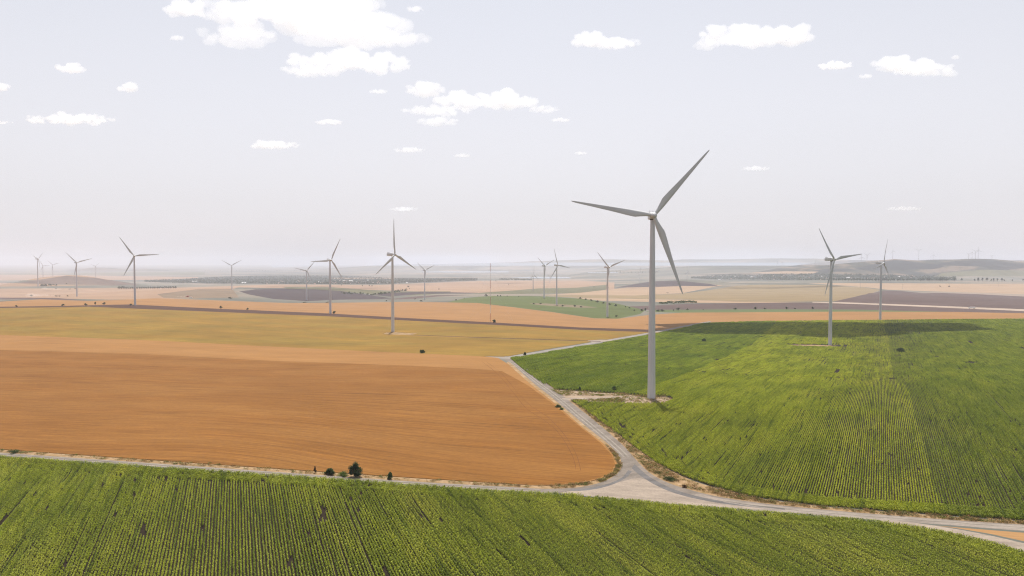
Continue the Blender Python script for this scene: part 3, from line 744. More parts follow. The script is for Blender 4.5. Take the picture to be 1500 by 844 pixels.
# ------------------------------------------------------------------ wind turbines
PAINT = paint_mat('turbine_paint', (.56, .555, .57)); BLADEP = paint_mat('blade_paint', (.52, .52, .52))
DARK = plain_mat('dark_steel', (.06, .05, .05), .6)
def tower_mesh():
    b = MB(); zs = np.concatenate([[-3, 0], np.linspace(4, 98.2, 22)]); rs_ = []
    t = np.linspace(0, 2 * math.pi, 40, endpoint=False)
    for z in zs:
        r = 2.15 + (1.28 - 2.15) * (max(z, 0) / 98.2) ** 1.1
        rs_.append(np.stack([np.cos(t) * r, np.sin(t) * r, np.full(40, z)], 1))
    b.rings(rs_)
    for z in (22, 46, 72):                                           # bolted section joints
        r = 2.15 + (1.28 - 2.15) * (z / 98.2) ** 1.1 + .03
        b.rings([np.stack([np.cos(t) * r, np.sin(t) * r, np.full(40, zz)], 1) for zz in (z - .12, z + .12)])
    return b.mesh('tower', PAINT, True)
def nacelle_mesh():
    b = MB(); secs = []
    for x, w, lo, hi in ((-8.6, 1.2, -1.1, 1.3), (-8.2, 1.65, -1.5, 1.75), (-6, 1.85, -1.75, 1.95), (0, 1.9, -1.85, 2.0), (1.6, 1.8, -1.8, 1.9), (2.5, 1.5, -1.5, 1.5)):
        ring_ = []
        for k in range(24):
            a = 2 * math.pi * (k + .5) / 24; c, s = math.cos(a), math.sin(a)
            e = .32
            ring_.append((x, w * math.copysign(abs(c) ** e, c), (hi if s > 0 else -lo) * math.copysign(abs(s) ** e, s)))
        secs.append(ring_)
    b.rings(secs)
    b.box((-6.6, 0, 2.35), (2.2, 2.6, .8)); b.tube((-7.4, .7, 2.6), (-7.4, .7, 4.0), .06, .04); b.tube((-7.4, -.7, 2.6), (-7.4, -.7, 3.8), .06, .04)
    return b.mesh('nacelle', PAINT, True)
def hub_mesh():
    b = MB(); t = np.linspace(0, 2 * math.pi, 28, endpoint=False); secs = []
    for x, r in ((-1.75, 1.35), (-1.5, 1.6), (0, 1.72), (.9, 1.6), (1.6, 1.25), (2.1, .75), (2.35, .25)):
        secs.append(np.stack([np.full(28, x), np.cos(t) * r, np.sin(t) * r], 1))
    b.rings(secs)
    return b.mesh('rotor_hub', PAINT, True)
def yaw_mesh():
    b = MB(); b.tube((0, 0, -2.3), (0, 0, -1.7), 1.45, 1.6, 28); return b.mesh('yaw_ring', DARK, True)
def blade_mesh():
    b = MB(); secs = []; n = 20
    for s in np.concatenate([np.linspace(0, .3, 12), np.linspace(.34, .97, 18), [.985, .995, 1.]]):
        z = 1.2 + s * 43.8
        ch = np.interp(s, [0, .04, .12, .2, .3, .5, .75, .93, .985, 1], [2.0, 2.0, 2.9, 3.75, 3.4, 2.45, 1.55, .95, .55, .12])
        th = np.interp(s, [0, .05, .15, .25, .5, 1], [1., .95, .48, .30, .22, .16])
        tw = R(np.interp(s, [0, .1, .3, .6, 1], [16, 14, 8, 3, 0]))
        lead = np.interp(s, [0, .05, .2, 1], [.5, .48, .30, .35])    # share of chord ahead of the axis
        pre = 1.4 * s * s
        rg = []
        for k in range(n):
            a = 2 * math.pi * k / n
            cx = math.cos(a) * .5; q = (1 - abs(cx + .0) * 0)
            y = (cx + .5 - (1 - lead)) * ch                          # + leading
            tt = math.sin(a) * .5 * ch * th * (1 if s < .08 else (.35 + .65 * max(0, .5 + cx) ** .6))
            rg.append((pre + tt * math.cos(tw) - y * math.sin(tw), y * math.cos(tw) + tt * math.sin(tw), z))
        secs.append(rg)
    b.rings(secs)
    return b.mesh('blade', BLADEP, True)
ME = dict(tower=tower_mesh(), nacelle=nacelle_mesh(), hub=hub_mesh(), yaw=yaw_mesh(), blade=blade_mesh())
def fit(tips, Lpx):
    best = None
    for ps in range(0, 76, 2):
        for ph in range(0, 120, 2):
            e = 0; B = [(Lpx * math.cos(R(ps)) * math.sin(R(ph + 120 * i)), Lpx * math.cos(R(ph + 120 * i))) for i in range(3)]
            for (tx, ty) in tips: e += min((tx - bx) ** 2 + (ty - by) ** 2 for bx, by in B)
            if best is None or e < best[0]: best = (e, ps, ph)
    return best[1], best[2]
def turbine(px, hub_y, D, tips, label, group='wind turbines on the plain', psi=None, hgt=None, base_z=None):
    x = D * (px - CX) / F
    z = h1(x, D); hubz = ZC + (YH - hub_y) / F * D
    hh = hgt or max(70, min(118, hubz - z))
    if D > 2500 and not hgt: hh = max(80, min(112, hubz - z))
    Lpx = 45 * F / D
    ps, ph = fit(tips, Lpx)
    if psi is not None: ps = psi
    cam_az = math.degrees(math.atan2(-x, -D))                         # from turbine to camera, clockwise from +Y
    a = R(cam_az - ps)
    root = link('wind_turbine', None, loc=(x, D, hubz - hh if not hgt else z), rot=(0, 0, math.atan2(math.cos(a), math.sin(a))))
    root.empty_display_size = 3
    link('tower', ME['tower'], root, sc=(1, 1, hh / 100))
    link('nacelle', ME['nacelle'], root, (0, 0, hh)); link('yaw_ring', ME['yaw'], root, (0, 0, hh))
    link('rotor_hub', ME['hub'], root, (4.3, 0, hh))
    for i in range(3): link('blade', ME['blade'], root, (4.3, 0, hh), (-R(ph + 120 * i), 0, 0))
    tag(root, label, 'wind turbine', group)
    return root
TB = [
 (955.5, 316.5, 390, [(-121, 21), (79, 93), (40, -114)], 'largest and nearest white wind turbine, standing in green sunflower rows', 8),
 (575, 373, 913, [(-3, 50), (-29, -28), (31, -22)], 'white wind turbine in the yellow field, seen half side-on with nacelle to the left', None),
 (1217.5, 380, 833, [(-26, 46), (35, 7), (-11, -50)], 'white turbine in the green field with one blade pointing right, nacelle seen side-on', None),
 (1290.5, 385.5, 1250, [(6, 32), (15, -25), (-10, -7)], 'white wind turbine at the far edge of the green field before the dark wooded hill', None),
 (197, 375, 1438, [(-19, 27), (33, 1.5), (-15, -29.5)], 'grey-white wind turbine at the left end of the brown earth bank', None),
 (483.5, 381, 1340, [(12, 29.5), (-30, 0), (16, -26)], 'wind turbine on the brown earth bank with a blade pointing level to the left', None),
 (890, 391.5, 1430, [(-18.5, 21), (22.5, 7.5), (-1, -28)], 'wind turbine at the right tip of the far green field, left of the largest tower', None),
 (815.5, 388.5, 1810, [(-6.5, 24), (18, -6), (-11, -20)], 'wind turbine on the bare tan patch inside the far green field', None),
 (797, 389.5, 2187, [(-12, 12.5), (13, 8.5), (-1, -20)], 'wind turbine behind the crest of the far green field, blades in a Y', None),
 (622, 396, 2442, [(-11.5, 11.5), (14.5, 7.5), (-1, -19)], 'thin wind turbine between the yellow-field turbine and the lattice mast', None),
 (449, 396.5, 2333, [(-19, 5.5), (11, 13.5), (6, -19)], 'pale wind turbine in front of the dark ploughed hill', None),
 (339.5, 389, 2958, [(-15, 8), (13, 6.5), (0, -15)], 'far wind turbine left of the dark ploughed hill, blades in a wide Y', None),
 (112, 384.8, 2120, [(-16, 14.5), (18, 6), (-6, -21)], 'wind turbine rising in front of the low brown hill on the left', None),
 (55.3, 379.5, 3000, [(6.5, 7), (-7, 3)], 'wind turbine seen nearly edge-on, farthest left of all', 60),
 (63, 389.5, 4900, [(-4, 6), (9, 0), (-3.5, -6.5)], 'small distant wind turbine just right of the edge-on one at far left', None),
 (77.5, 388, 4950, [(-7, 5.5), (8.5, 2.5), (-2, -6.5)], 'small distant wind turbine behind the left slope of the low brown hill', None),
 (139.8, 389.7, 6400, [(-7, 2), (5, 5), (0, -6)], 'faintest wind turbine on the left, in front of the hazy lake island', None),
 (781, 403, 3300, [(0, 14), (-8, -5), (8, -6)], 'pale wind turbine with one blade straight up, left of the Y-bladed one', None),
 (805.5, 405, 5800, [(-6, 2), (5, 5), (0, -6)], 'tiny wind turbine low between two turbines of the far green field', None),
 (937.3, 398.5, 5600, [(1, 7), (-6, -3), (6, -4)], 'tiny hazy wind turbine just left of the largest tower', None),
 (957, 400.5, 4300, [(-9, 6), (9.5, 5), (0, -10)], 'distant wind turbine hidden behind the largest tower, only its blades showing', None),
 (1006.5, 398.5, 4650, [(0, 8), (-6, -2), (6, -4)], 'distant wind turbine on the low dark hump right of the largest tower', 50),
]
for (px, hy, D, tips, lab, psi) in TB: turbine(px, hy, D, tips, lab, psi=psi)
HB = [(1138.5, 382.0, 9600, 'leftmost tiny turbine on the hazy ridge behind the right-hand village'),
      (1146.5, 384.0, 9700, 'second tiny turbine from the left on the hazy ridge, shorter than its neighbour'),
      (1194.5, 381.5, 9500, 'tiny turbine alone on the hazy ridge just left of the big side-on turbine'),
      (1261.5, 376.8, 8300, 'faint hilltop turbine at the left foot of the wooded hill'),
      (1269.5, 373.8, 7600, 'hilltop turbine standing just left of the wooded hill crest'),
      (1307.2, 367.8, 7600, 'hilltop turbine on the left crest of the wooded hill'),
      (1345.3, 367.2, 7700, 'hilltop turbine above the saddle of the wooded hill'),
      (1366.5, 374.0, 9600, 'small hilltop turbine right of the saddle, wide blades'),
      (1418.3, 372.4, 8300, 'leftmost and faintest of the close group on the right hilltop'),
      (1423.3, 370.2, 8000, 'second from left of the close group on the right hilltop'),
      (1428.4, 368.0, 7800, 'third from left of the close group on the right hilltop'),
      (1432.3, 367.2, 7600, 'tallest and rightmost of the close group on the right hilltop'),
      (1452.3, 375.2, 9900, 'small faint turbine on the right hilltop, right of the close group')]
for k, (px, hy, D, lab) in enumerate(HB):
    hgt = None
    turbine(px, hy, D, [(0, 5), (4, -2)] if k % 2 else [(-4, 3), (4, 3)], lab, group='wind turbines on the far hills', psi=(20 + 17 * k) % 60)

# ------------------------------------------------------------------ lattice met mast
def lattice(name, Hh, w, mats, bands, guys=True, seg=3.0):
    root = link(name, None)
    nb = len(bands)
    for k, mi in enumerate(bands):
        b = MB(); z0 = Hh * k / nb; z1 = Hh * (k + 1) / nb
        ca = [(w * math.cos(R(90 + 120 * i)), w * math.sin(R(90 + 120 * i))) for i in range(3)]
        for i in range(3):
            b.tube((*ca[i], z0), (*ca[i], z1), .06, .06, 5)
            z = z0
            while z < z1 - .1:
                ze = min(z + seg, z1); j = (i + 1) % 3
                b.tube((*ca[i], z), (*ca[j], ze), .03, .03, 4); b.tube((*ca[i], ze), (*ca[j], ze), .03, .03, 4); z = ze
        link('mast_section', b.mesh('mast_section', mats[mi]), root)
    if guys:
        b = MB()
        for hz in (.35, .65, .95):
            for i in range(3):
                a = R(30 + 120 * i); b.tube((0, 0, Hh * hz), (math.cos(a) * 40, math.sin(a) * 40, -1), .03, .03, 4)
        link('guy_wires', b.mesh('guy_wires', mats[2]), root)
        b = MB()
        for hz in (.4, .6, .8, .97): b.tube((-2, 0, Hh * hz), (2, 0, Hh * hz), .04, .04, 4); b.box((2, 0, Hh * hz + .3), (.25, .25, .5))
        link('sensor_arms', b.mesh('sensor_arms', mats[2]), root)
    return root
MR = plain_mat('mast_red', (.40, .10, .07), .5); MW = plain_mat('mast_white', (.72, .70, .68), .5); MG = plain_mat('galvanised', (.35, .35, .36), .5)
mast = lattice('lattice_mast', 89, .42, [MR, MW, MG], [0, 1, 0, 1, 0, 1, 0])
x, y = up1(718.5, 471.3); mast.location = (x, y, h1(x, y))
tag(mast, 'tall thin red and white lattice mast on guy wires above the brown bank', 'mast')

# power poles across the middle distance
def pole_mesh():
    b = MB(); b.tube((0, 0, -.5), (0, 0, 26), .55, .3, 6); return b.mesh('pole', MG)
def arm_mesh():
    b = MB()
    for z, w in ((25, 3.6), (21.5, 4.6)):
        b.tube((-w, 0, z), (w, 0, z), .16, .16, 5)
        for s in (-1, 1): b.tube((s * w, 0, z - 1.2), (s * w, 0, z), .12, .12, 5)
    return b.mesh('cross_arm', MG)
pm, am = pole_mesh(), arm_mesh()
PL = ['standing alone at the left edge of the wide tan field', 'at the upper edge of the tan field, second from the left', 'directly below the gap between two hazy ridge turbines',
      'between the side-on turbine and the turbine at its right', 'just right of the turbine before the wooded hill', 'beside the two small bushes in the pale field', 'near the right edge, under the row of roadside trees']
for (px, py, D), s in zip([(1049.5, 417.5, 3600), (1094.3, 418, 3500), (1147.5, 418.5, 3400), (1260.5, 422.3, 2900), (1322.3, 424, 2700), (1390.3, 421, 2900), (1462.3, 420, 3000)], PL):
    x, y = up1(px, py); r_ = link('power_pole', None, loc=(x, y, h1(x, y)), rot=(0, 0, .5))
    link('pole', pm, r_); link('cross_arm', am, r_)
    tag(r_, 'thin grey power pole ' + s, 'power pole', 'power poles across the right-hand plain')

# ------------------------------------------------------------------ bushes and trees
BARK = plain_mat('bark', (.12, .085, .06), .9)
def fol(name, c): return leaf_mat(name, [mul(c, .65), c, mul(c, 1.5)], .3, big=1 / 1.2, rnd=.3)
G_dark = fol('foliage_dark', (.040, .062, .022)); G_mid = fol('foliage_mid', (.06, .085, .026)); G_light = fol('foliage_light', (.11, .15, .035)); G_red = fol('foliage_dry', (.12, .06, .03))
def tree_parts(hh, rr, seed, nleaf, ls, mat, trunk=.22, lobes=9, tall=1.):
    rs = np.random.default_rng(seed); b = MB()
    th = hh * trunk; b.tube((0, 0, -.3), (0, 0, th * 1.05), rr * .10, rr * .075, 7, cap=False)
    C = []; 
    for k in range(lobes):
        a = 2 * math.pi * (k + rs.random()) / lobes * 2.4; q = rs.random() ** .6
        z = th + (hh - th) * ((.25 if trunk > .1 else .10) + .65 * rs.random()); wr = rr * (.78 if z < hh * .65 else .45) * q
        C.append((wr * math.cos(a), wr * math.sin(a), z, rr * (.24 + .24 * rs.random())))
    C.append((0, 0, hh - rr * .35, rr * .38)); C.append((0, 0, th + (hh - th) * .4, rr * .55))
    for c in C: b.tube((0, 0, th * .9), (c[0], c[1], c[2]), rr * .05, rr * .012, 5, cap=False)
    tm = b.mesh('trunk', BARK, True)
    C = np.array(C); pick = rs.integers(0, len(C), nleaf); c = C[pick]
    d = rs.normal(size=(nleaf, 3)); d /= np.linalg.norm(d, axis=1)[:, None]
    rad = c[:, 3:4] * (rs.random((nleaf, 1)) ** .45) * (.9 + .35 * rs.random((nleaf, 1)))
    P = c[:, :3] + d * rad * np.array([1, 1, .95 * tall]); P[:, 2] = np.maximum(P[:, 2], .12)
    V, Fq = leaf_quads(nleaf, P, np.full((nleaf, 3), ls * .5), ls, 1., rs, .6)
    V[:, 2] = np.maximum(V[:, 2], .02)
    return tm, mesh_np('crown', V, Fq, mat)
def plant(kind, tm, cm, px, py, label, cat, group, sc=1., rot=None, sz=None):
    x, y = up1(px, py); r_ = link(kind, None, loc=(x, y, h1(x, y)), rot=(0, 0, random.random() * 6.3 if rot is None else rot), sc=(sc, sc, sz or sc))
    link('trunk', tm, r_); link('crown', cm, r_)
    return tag(r_, label, cat, group)
GB = 'bushes along the gravel roads'
for (px, py, hh, rr, mat, lab, nl) in [
    (521, 699, 5.2, 2.2, G_dark, 'tallest dark round bush beside the gravel road, between orange wheat and sunflowers', 5200),
    (482.5, 695.5, 2.2, 1.7, G_mid, 'low wide dark bush just left of the tallest roadside bush', 3200),
    (571.5, 702, 2.5, 1.1, G_mid, 'small upright green bush right of the tallest roadside bush', 1600),
    (461.5, 693, 2.2, .6, G_red, 'thin reddish sapling left of the two roadside bushes', 500),
    (503, 697.3, 1.5, 2.1, G_light, 'low pale green scrub between the two dark roadside bushes', 1400),
    (818, 597, 1.7, 2.0, G_mid, 'low green scrub at the bend edge of the road to the largest turbine', 1400),
    (822.5, 600.5, 1.2, 1.3, G_light, 'small scrub just below the larger scrub by the straight gravel road', 700),
    (849.3, 572.8, 2.6, 1.3, G_dark, 'dark bush on the upper edge of the access strip, left one of two', 900),
    (899.8, 573.3, 3.4, 1.6, G_dark, 'dark bush on the access strip, right one nearer the largest turbine', 1200),
    (769, 520.3, 2.6, 1.4, G_dark, 'dark bush right of the far road junction on the yellow field corner', 500),
    (619, 517.6, 3.4, 2.6, G_dark, 'small bush on the line between the yellow field and pale wheat', 900),
    (21, 664, 1.2, 2.4, G_mid, 'flat green scrub on the verge at the left edge of the picture', 900),
    (981, 703.5, 1.3, 2.2, G_mid, 'green scrub on the right verge below the road bend', 1200),
    (1003, 714.5, 1.1, .9, G_red, 'small dark scrub on the verge right of the gravel apron', 500),
    (1320, 516.5, 5.2, 4.4, G_dark, 'lone round bush in the middle of the right green field', 2600),
    (1031.5, 501, 4.4, 3.0, G_dark, 'lone bush in the dark green wedge behind the largest turbine', 1400),
    (489.5, 459.6, 5.5, 3.0, G_dark, 'dark bush at the foot of the turbine on the earth bank', 500),
    (724, 472.6, 5, 3.0, G_dark, 'dark bush at the foot of the red and white lattice mast', 400)]:
    if hh < 2: tm, cm = tree_parts(hh, rr, int(px * 7), nl, .13, mat, .08, 14, .6)
    else:
        ls = .15 if py > 560 else (.3 if py > 490 else .5)
        tm, cm = tree_parts(hh, rr, int(px * 7), nl, ls, mat, .04, 16 if rr > 1.5 else 8)
    plant('bush', tm, cm, px, py, lab, 'bush', GB)
LIB = [tree_parts(1., .55, 900 + k, 420, .07, G_dark, .12, 8) for k in range(4)]
LIBT = [tree_parts(1., .36, 950 + k, 420, .06, G_dark, .22, 8) for k in range(4)]
def small(kind, px, py, hh, label, group, cat='bush', lib=LIB, w=1.):
    k = random.randrange(4); tm, cm = lib[k]
    hh *= .75 if lib is LIB else 1.
    x, y = up1(px, py); r_ = link(kind, None, loc=(x, y, h1(x, y) - .1), rot=(0, 0, random.random() * 6.3), sc=(hh * w, hh * w, hh))
    link('trunk', tm, r_); link('crown', cm, r_)
    tag(r_, label, cat, group)
for px, py, hh, w in [(929, 455.8, 5, 1.4), (940, 456, 7, 1.5), (945.5, 455.6, 9, 1.), (964, 456.4, 6, 2.2), (970, 456.2, 6, 2.4), (986.5, 455.4, 4.5, 1), (993.5, 454.6, 8, 1.7), (1007, 454.3, 5, 1.8), (1030, 454, 3, 1),
                      (1077, 453.6, 6, 1.8), (1106.5, 453.4, 8, 1.4), (1120.5, 453.2, 5, 1.6), (1152, 453, 7, 1.4), (1164.5, 452.8, 4, 1.8), (1190.5, 453, 7, 1.3)]:
    small('bush', px, py, hh, 'dark bush in the broken line along the green strip and mauve ploughed field', 'bushes along the green strip', w=w)
for px, py, hh, w in [(668, 440.5, 6, 1.5), (680, 437.5, 4, 1), (712, 434.5, 12, 1.2), (729, 434.5, 8, 1.1), (733, 434.6, 7, 1.4), (743, 434.6, 5, 1.4), (760, 435, 5, 1), (842, 449.5, 6, 2), (851, 450.6, 5, 2), (824, 449, 5, 2), (782, 445.6, 4, 3), (792, 445.4, 4, 3),
                      (850, 438, 7, 1.8), (858, 439.5, 6, 2), (866, 441, 7, 1.6), (875, 443.2, 8, 1.6), (884, 445, 7, 1.5), (893, 447, 7, 1.5), (902, 449, 8, 1.4), (902.5, 464.6, 6, 1.5), (916, 450.5, 5, 1), (922, 452, 5, 1.4)]:
    small('bush', px, py, hh, 'dark bush dotted along the rim of the far green field or its bare patch', 'bushes around the far green field', w=w)
for px, py, hh, w in [(92, 448.5, 6, 1.5), (125.5, 448, 7, 1.2), (139.5, 446.8, 8, .8), (152.5, 446.8, 8, 1.1), (24, 449.8, 5, 1.4), (323.5, 452.6, 8, 1.1), (362.5, 454.2, 6, 1.1), (191.5, 447.6, 5, 1.6)]:
    small('bush', px, py, hh, 'dark bush on the far edge line of the yellow field, left part', 'bushes on the yellow field edge', w=w)
for px, py, hh, w in [(46, 434.5, 9, 1.4), (82, 434.4, 4, 4), (87, 434.4, 4, 3), (99, 434.5, 5, 1.6), (82, 423.8, 7, 2), (102, 424.2, 6, 3), (110, 423.6, 6, 3), (337, 438, 8, 2), (446, 443.6, 4, 5), (480, 443.4, 4, 5), (617, 441.8, 6, 3), (566, 441.5, 5, 2),
                      (598, 421, 14, 1.4), (541, 419, 12, 1.4), (531, 419.4, 10, 1.4), (545, 419.6, 10, 1.6), (500, 418.3, 10, 1.6), (643, 424.5, 9, 1.2), (608, 439, 5, 1.2), (1377, 420.2, 8, 1.6), (1390.3, 420.4, 9, 1.8), (745, 417.2, 9, 1.),
                      (726, 412, 10, 1.2), (870, 421, 6, 2), (978, 429.6, 4, 5), (986, 417.5, 5, 1), (1069, 410.6, 12, 1.2)]:
    small('bush', px, py, hh, 'small dark scrub dotted on the hazy middle-distance plain', 'scrub dots on the plain', w=w)
# clump left of the second turbine: a short windbreak
for x0 in np.arange(174, 258, 3.3):
    if 196 < x0 < 200: continue
    hh = 21 if x0 < 183 else (15 if x0 < 200 else 15 + (x0 - 200) * .07)
    small('tree', x0 + random.random(), 423.6 - (x0 - 174) * .012, hh, 'dark tree of the short windbreak beside the left bank turbine', 'short windbreak on the plain', 'tree', LIB, 1.25)
# roadside trees before the wooded hills
x0 = 1218.
while x0 < 1500:
    gapped = x0 > 1330 and random.random() < .28
    if not gapped:
        small('tree', x0, 411.6 + (x0 - 1218) * .0022 + random.random() * .3, random.choice([14, 16, 18, 20, 22]), 'round grey-green tree in the roadside row at the foot of the hills', 'roadside tree row before the hills', 'tree', LIBT, 1.15)
    x0 += 3.0 + random.random() * (2.2 if x0 < 1330 else 4.4)
# the far lake-shore tree line
x0 = 610.
for px in list(np.arange(300, 440, 4.2)) + list(np.arange(872, 950, 5.2)):
    small('tree', px + random.random() * 2, (397.4 if px < 600 else 399.6) + random.random() * .3, random.choice([10, 14, 18]), 'tiny hazy tree in the line on the lake shore', 'trees on the lake shore', 'tree', LIBT, 1.6)

def wood(name, rows, label, n, hmin=7, hmax=13, mat=None):
    """far wooded mass: many small crowns in one object"""
    rs = np.random.default_rng(int(rows[0][0])); Vs = []; Fs = []; o = 0
    P = []
    while len(P) < n:
        x = rows[0][0] + (rows[-1][0] - rows[0][0]) * rs.random()
        lo = np.interp(x, [r[0] for r in rows], [r[1] for r in rows]); hi = np.interp(x, [r[0] for r in rows], [r[2] for r in rows])
        P.append((x, lo + (hi - lo) * rs.random()))
    W = unproject(P); Zw = H(W[:, 0], W[:, 1])
    keep = fbm(W[:, 0] / 120, W[:, 1] / 120, 77, 3) > .40
    for (x, y), z in zip(W[keep], Zw[keep]):
        hh = hmin + (hmax - hmin) * rs.random(); r_ = hh * .55; m = 26
        d = rs.normal(size=(m, 3)); d[:, 2] = np.abs(d[:, 2]); d /= np.linalg.norm(d, axis=1)[:, None]
        c = np.array([x, y, z + hh * .25]) + d * np.array([r_, r_, hh * .7]) * (.65 + .4 * rs.random((m, 1)))
        v, f = leaf_quads(m, c, np.full((m, 3), .3), hh * .20, 1., rs, .8)
        Vs.append(v); Fs.append(f + o); o += len(v)
    return tag(link(name, mesh_np(name, np.concatenate(Vs), np.concatenate(Fs), mat or G_dark)), label, 'woodland', kind='stuff')
wood('village_woodland', [(212, 411.5, 413.2), (260, 409.8, 415), (330, 405.8, 416), (430, 404, 416.6), (500, 404.6, 416.6), (560, 407, 416.4)], 'hazy dark trees massed around the left-hand village', 3600)
wood('village_woodland', [(560, 407.5, 416.4), (600, 408.5, 414.5), (650, 408.6, 412.5), (700, 408.2, 410.8)], 'hazy tree belt running right from the left-hand village', 1100)
wood('plantation', [(732, 408.6, 410.4), (779, 409.2, 411.)], 'flat dark tree plantation standing alone on the plain', 420, 8, 10)
wood('village_woodland', [(1012, 406.5, 408), (1050, 403.8, 409.5), (1100, 402.4, 410), (1200, 401.8, 411), (1300, 403, 411.2), (1400, 406, 411.4)], 'hazy trees massed through the right-hand village below the hills', 3600)
wood('hedge', [(500, 429.5, 431), (520, 430, 431.6), (545, 431.6, 433), (562, 430, 431.5), (600, 423.5, 426)], 'dark hedge running past the green hollow left of centre', 130, 5, 9)
wood('scrub', [(966, 444.6, 445.6), (990, 442.2, 445), (1010, 442, 443.6), (1020, 443.2, 444)], 'grey-green scrub patch above the mauve ploughed field', 150, 3, 5, G_mid)
wood('hedge', [(60, 418.5, 419.4), (100, 416, 418)], 'dark scrub on the foot of the low brown hill at left', 60, 5, 9)

# ------------------------------------------------------------------ houses of the two villages
WALL = plain_mat('house_wall', (.70, .66, .60), .8); ROOF = plain_mat('house_roof', (.34, .17, .12), .8); ROOFP = plain_mat('pale_roof', (.72, .70, .68), .5)
def house_mesh(w, d, h, mat_roof):
    a = MB(); a.box((0, 0, h / 2 - .5), (w, d, h + 1)); b = MB(); e = .5; rh = d * .32
    V = [(-w / 2 - e, -d / 2 - e, h), (w / 2 + e, -d / 2 - e, h), (w / 2 + e, 0, h + rh), (-w / 2 - e, 0, h + rh), (w / 2 + e, d / 2 + e, h), (-w / 2 - e, d / 2 + e, h)]
    b.add(V, [[0, 1, 2, 3], [3, 2, 4, 5], [0, 5, 4, 1]], 4); b.add(V, [[0, 3, 5], [1, 4, 2]], 3)
    return a.mesh('wall', WALL), b.mesh('roof', mat_roof)
HM = [house_mesh(12, 8, 4, ROOF), house_mesh(16, 9, 4.5, ROOFP), house_mesh(10, 8, 5, ROOF), house_mesh(34, 13, 6, ROOFP)]
def house(px, py, k, label, group):
    x, y = up1(px, py); w, rf = HM[k]
    o = link('barn' if k == 3 else 'house', None, loc=(x, y, h1(x, y)), rot=(0, 0, random.choice([0, 0.2, -.3, 1.4]) + random.random() * .3))
    link('wall', w, o); link('roof', rf, o); tag(o, label, 'barn' if k == 3 else 'house', group)
for i in range(44):
    px = random.choice([random.uniform(380, 600), random.uniform(470, 560)]); py = random.uniform(411, 416.4)
    house(px, py, random.choice([0, 1, 2, 0, 2]), 'tiny pale house among the dark trees of the left-hand village', 'houses of the left-hand village')
for i in range(66):
    px = random.uniform(1040, 1215) if i % 4 else random.uniform(1215, 1340); py = random.uniform(404, 410.6)
    house(px, py, random.choice([0, 1, 2, 0, 2]), 'tiny pale house among the trees of the right-hand village', 'houses of the right-hand village')
for px, py, lab in [(282, 413.2, 'left one of two white barns left of the left-hand village'), (287, 413.3, 'right one of two white barns left of the left-hand village'), (357.5, 415.3, 'white barn at the lower edge of the left-hand village woods'),
                    (514, 412.6, 'brightest white barn in the left-hand village'), (1076, 405.5, 'long white barn in the middle of the right-hand village'), (1101, 406.6, 'bright white barn low in the right-hand village'),
                    (1242, 407.6, 'white barn left of the roadside tree row'), (1317, 406.4, 'brightest white barn behind the roadside tree row')]:
    house(px, py, 3, lab, 'white barns')

# ------------------------------------------------------------------ vehicles far off
VW = plain_mat('white_body', (.75, .75, .75), .35); VR = plain_mat('red_body', (.40, .06, .04), .4); VT = plain_mat('tyre', (.03, .03, .03), .8); VG = plain_mat('glass', (.04, .05, .06), .1)
def wheel(parent, x, y, r, w):
    b = MB(); b.tube((x, y - w / 2, r), (x, y + w / 2, r), r, r, 16); return link('wheel', b.mesh('wheel', VT), parent)
def combine(px, py, rot, lab):
    x, y = up1(px, py); o = link('combine_harvester', None, loc=(x, y, h1(x, y)), rot=(0, 0, rot))
    b = MB(); b.box((-.8, 0, 2.3), (6, 2.8, 2.2)); b.box((-1.2, 0, 3.65), (3.6, 2.6, .6), taper=1.15); link('body', b.mesh('body', VR), o)
    b = MB(); b.box((2.9, 0, 3.1), (1.7, 2.0, 1.9), taper=.9); link('cab', b.mesh('cab', VG), o)
    b = MB(); b.box((5.2, 0, .7), (1.4, 7.2, .9)); b.tube((5.9, -3.5, 1.5), (5.9, 3.5, 1.5), .5, .5, 8); link('header', b.mesh('header', VR), o)
    b = MB(); b.tube((-1.5, 1.3, 3.6), (-2.5, 4.6, 4.3), .2, .2, 8); link('unloading_auger', b.mesh('unloading_auger', VR), o)
    for s in (-1, 1): wheel(o, 2.2, s * 1.6, .95, .7); wheel(o, -3, s * 1.4, .6, .45)
    return tag(o, lab, 'combine harvester')
combine(275.3, 435.2, 2.6, 'dark harvester ahead of the dust on the pale field left of the small hill')
def truck(px, py, rot, lab, n=9.):
    x, y = up1(px, py); o = link('truck', None, loc=(x, y, h1(x, y)), rot=(0, 0, rot))
    b = MB(); b.box((-1.5, 0, 2.35), (n, 2.5, 2.7)); link('cargo_box', b.mesh('cargo_box', VW), o)
    b = MB(); b.box((n / 2 - .1, 0, 1.85), (2.1, 2.4, 2.5), taper=.94); cb = link('cab', b.mesh('cab', VW), o)
    b = MB(); b.box((n / 2 + .92, 0, 2.4), (.12, 2.0, .9)); link('windscreen', b.mesh('windscreen', VG), cb)
    for s in (-1, 1):
        for wx in (n / 2 - .2, -n / 2 + .2, -n / 2 + 1.6): wheel(o, wx, s * 1.05, .5, .3)
    return tag(o, lab, 'truck')
truck(279.5, 436.9, 2.9, 'small white truck in the dust right beside the dark harvester', 6.)
truck(1423.5, 452.0, 3.05, 'white truck on the pale track through the mauve ploughed field', 11.)

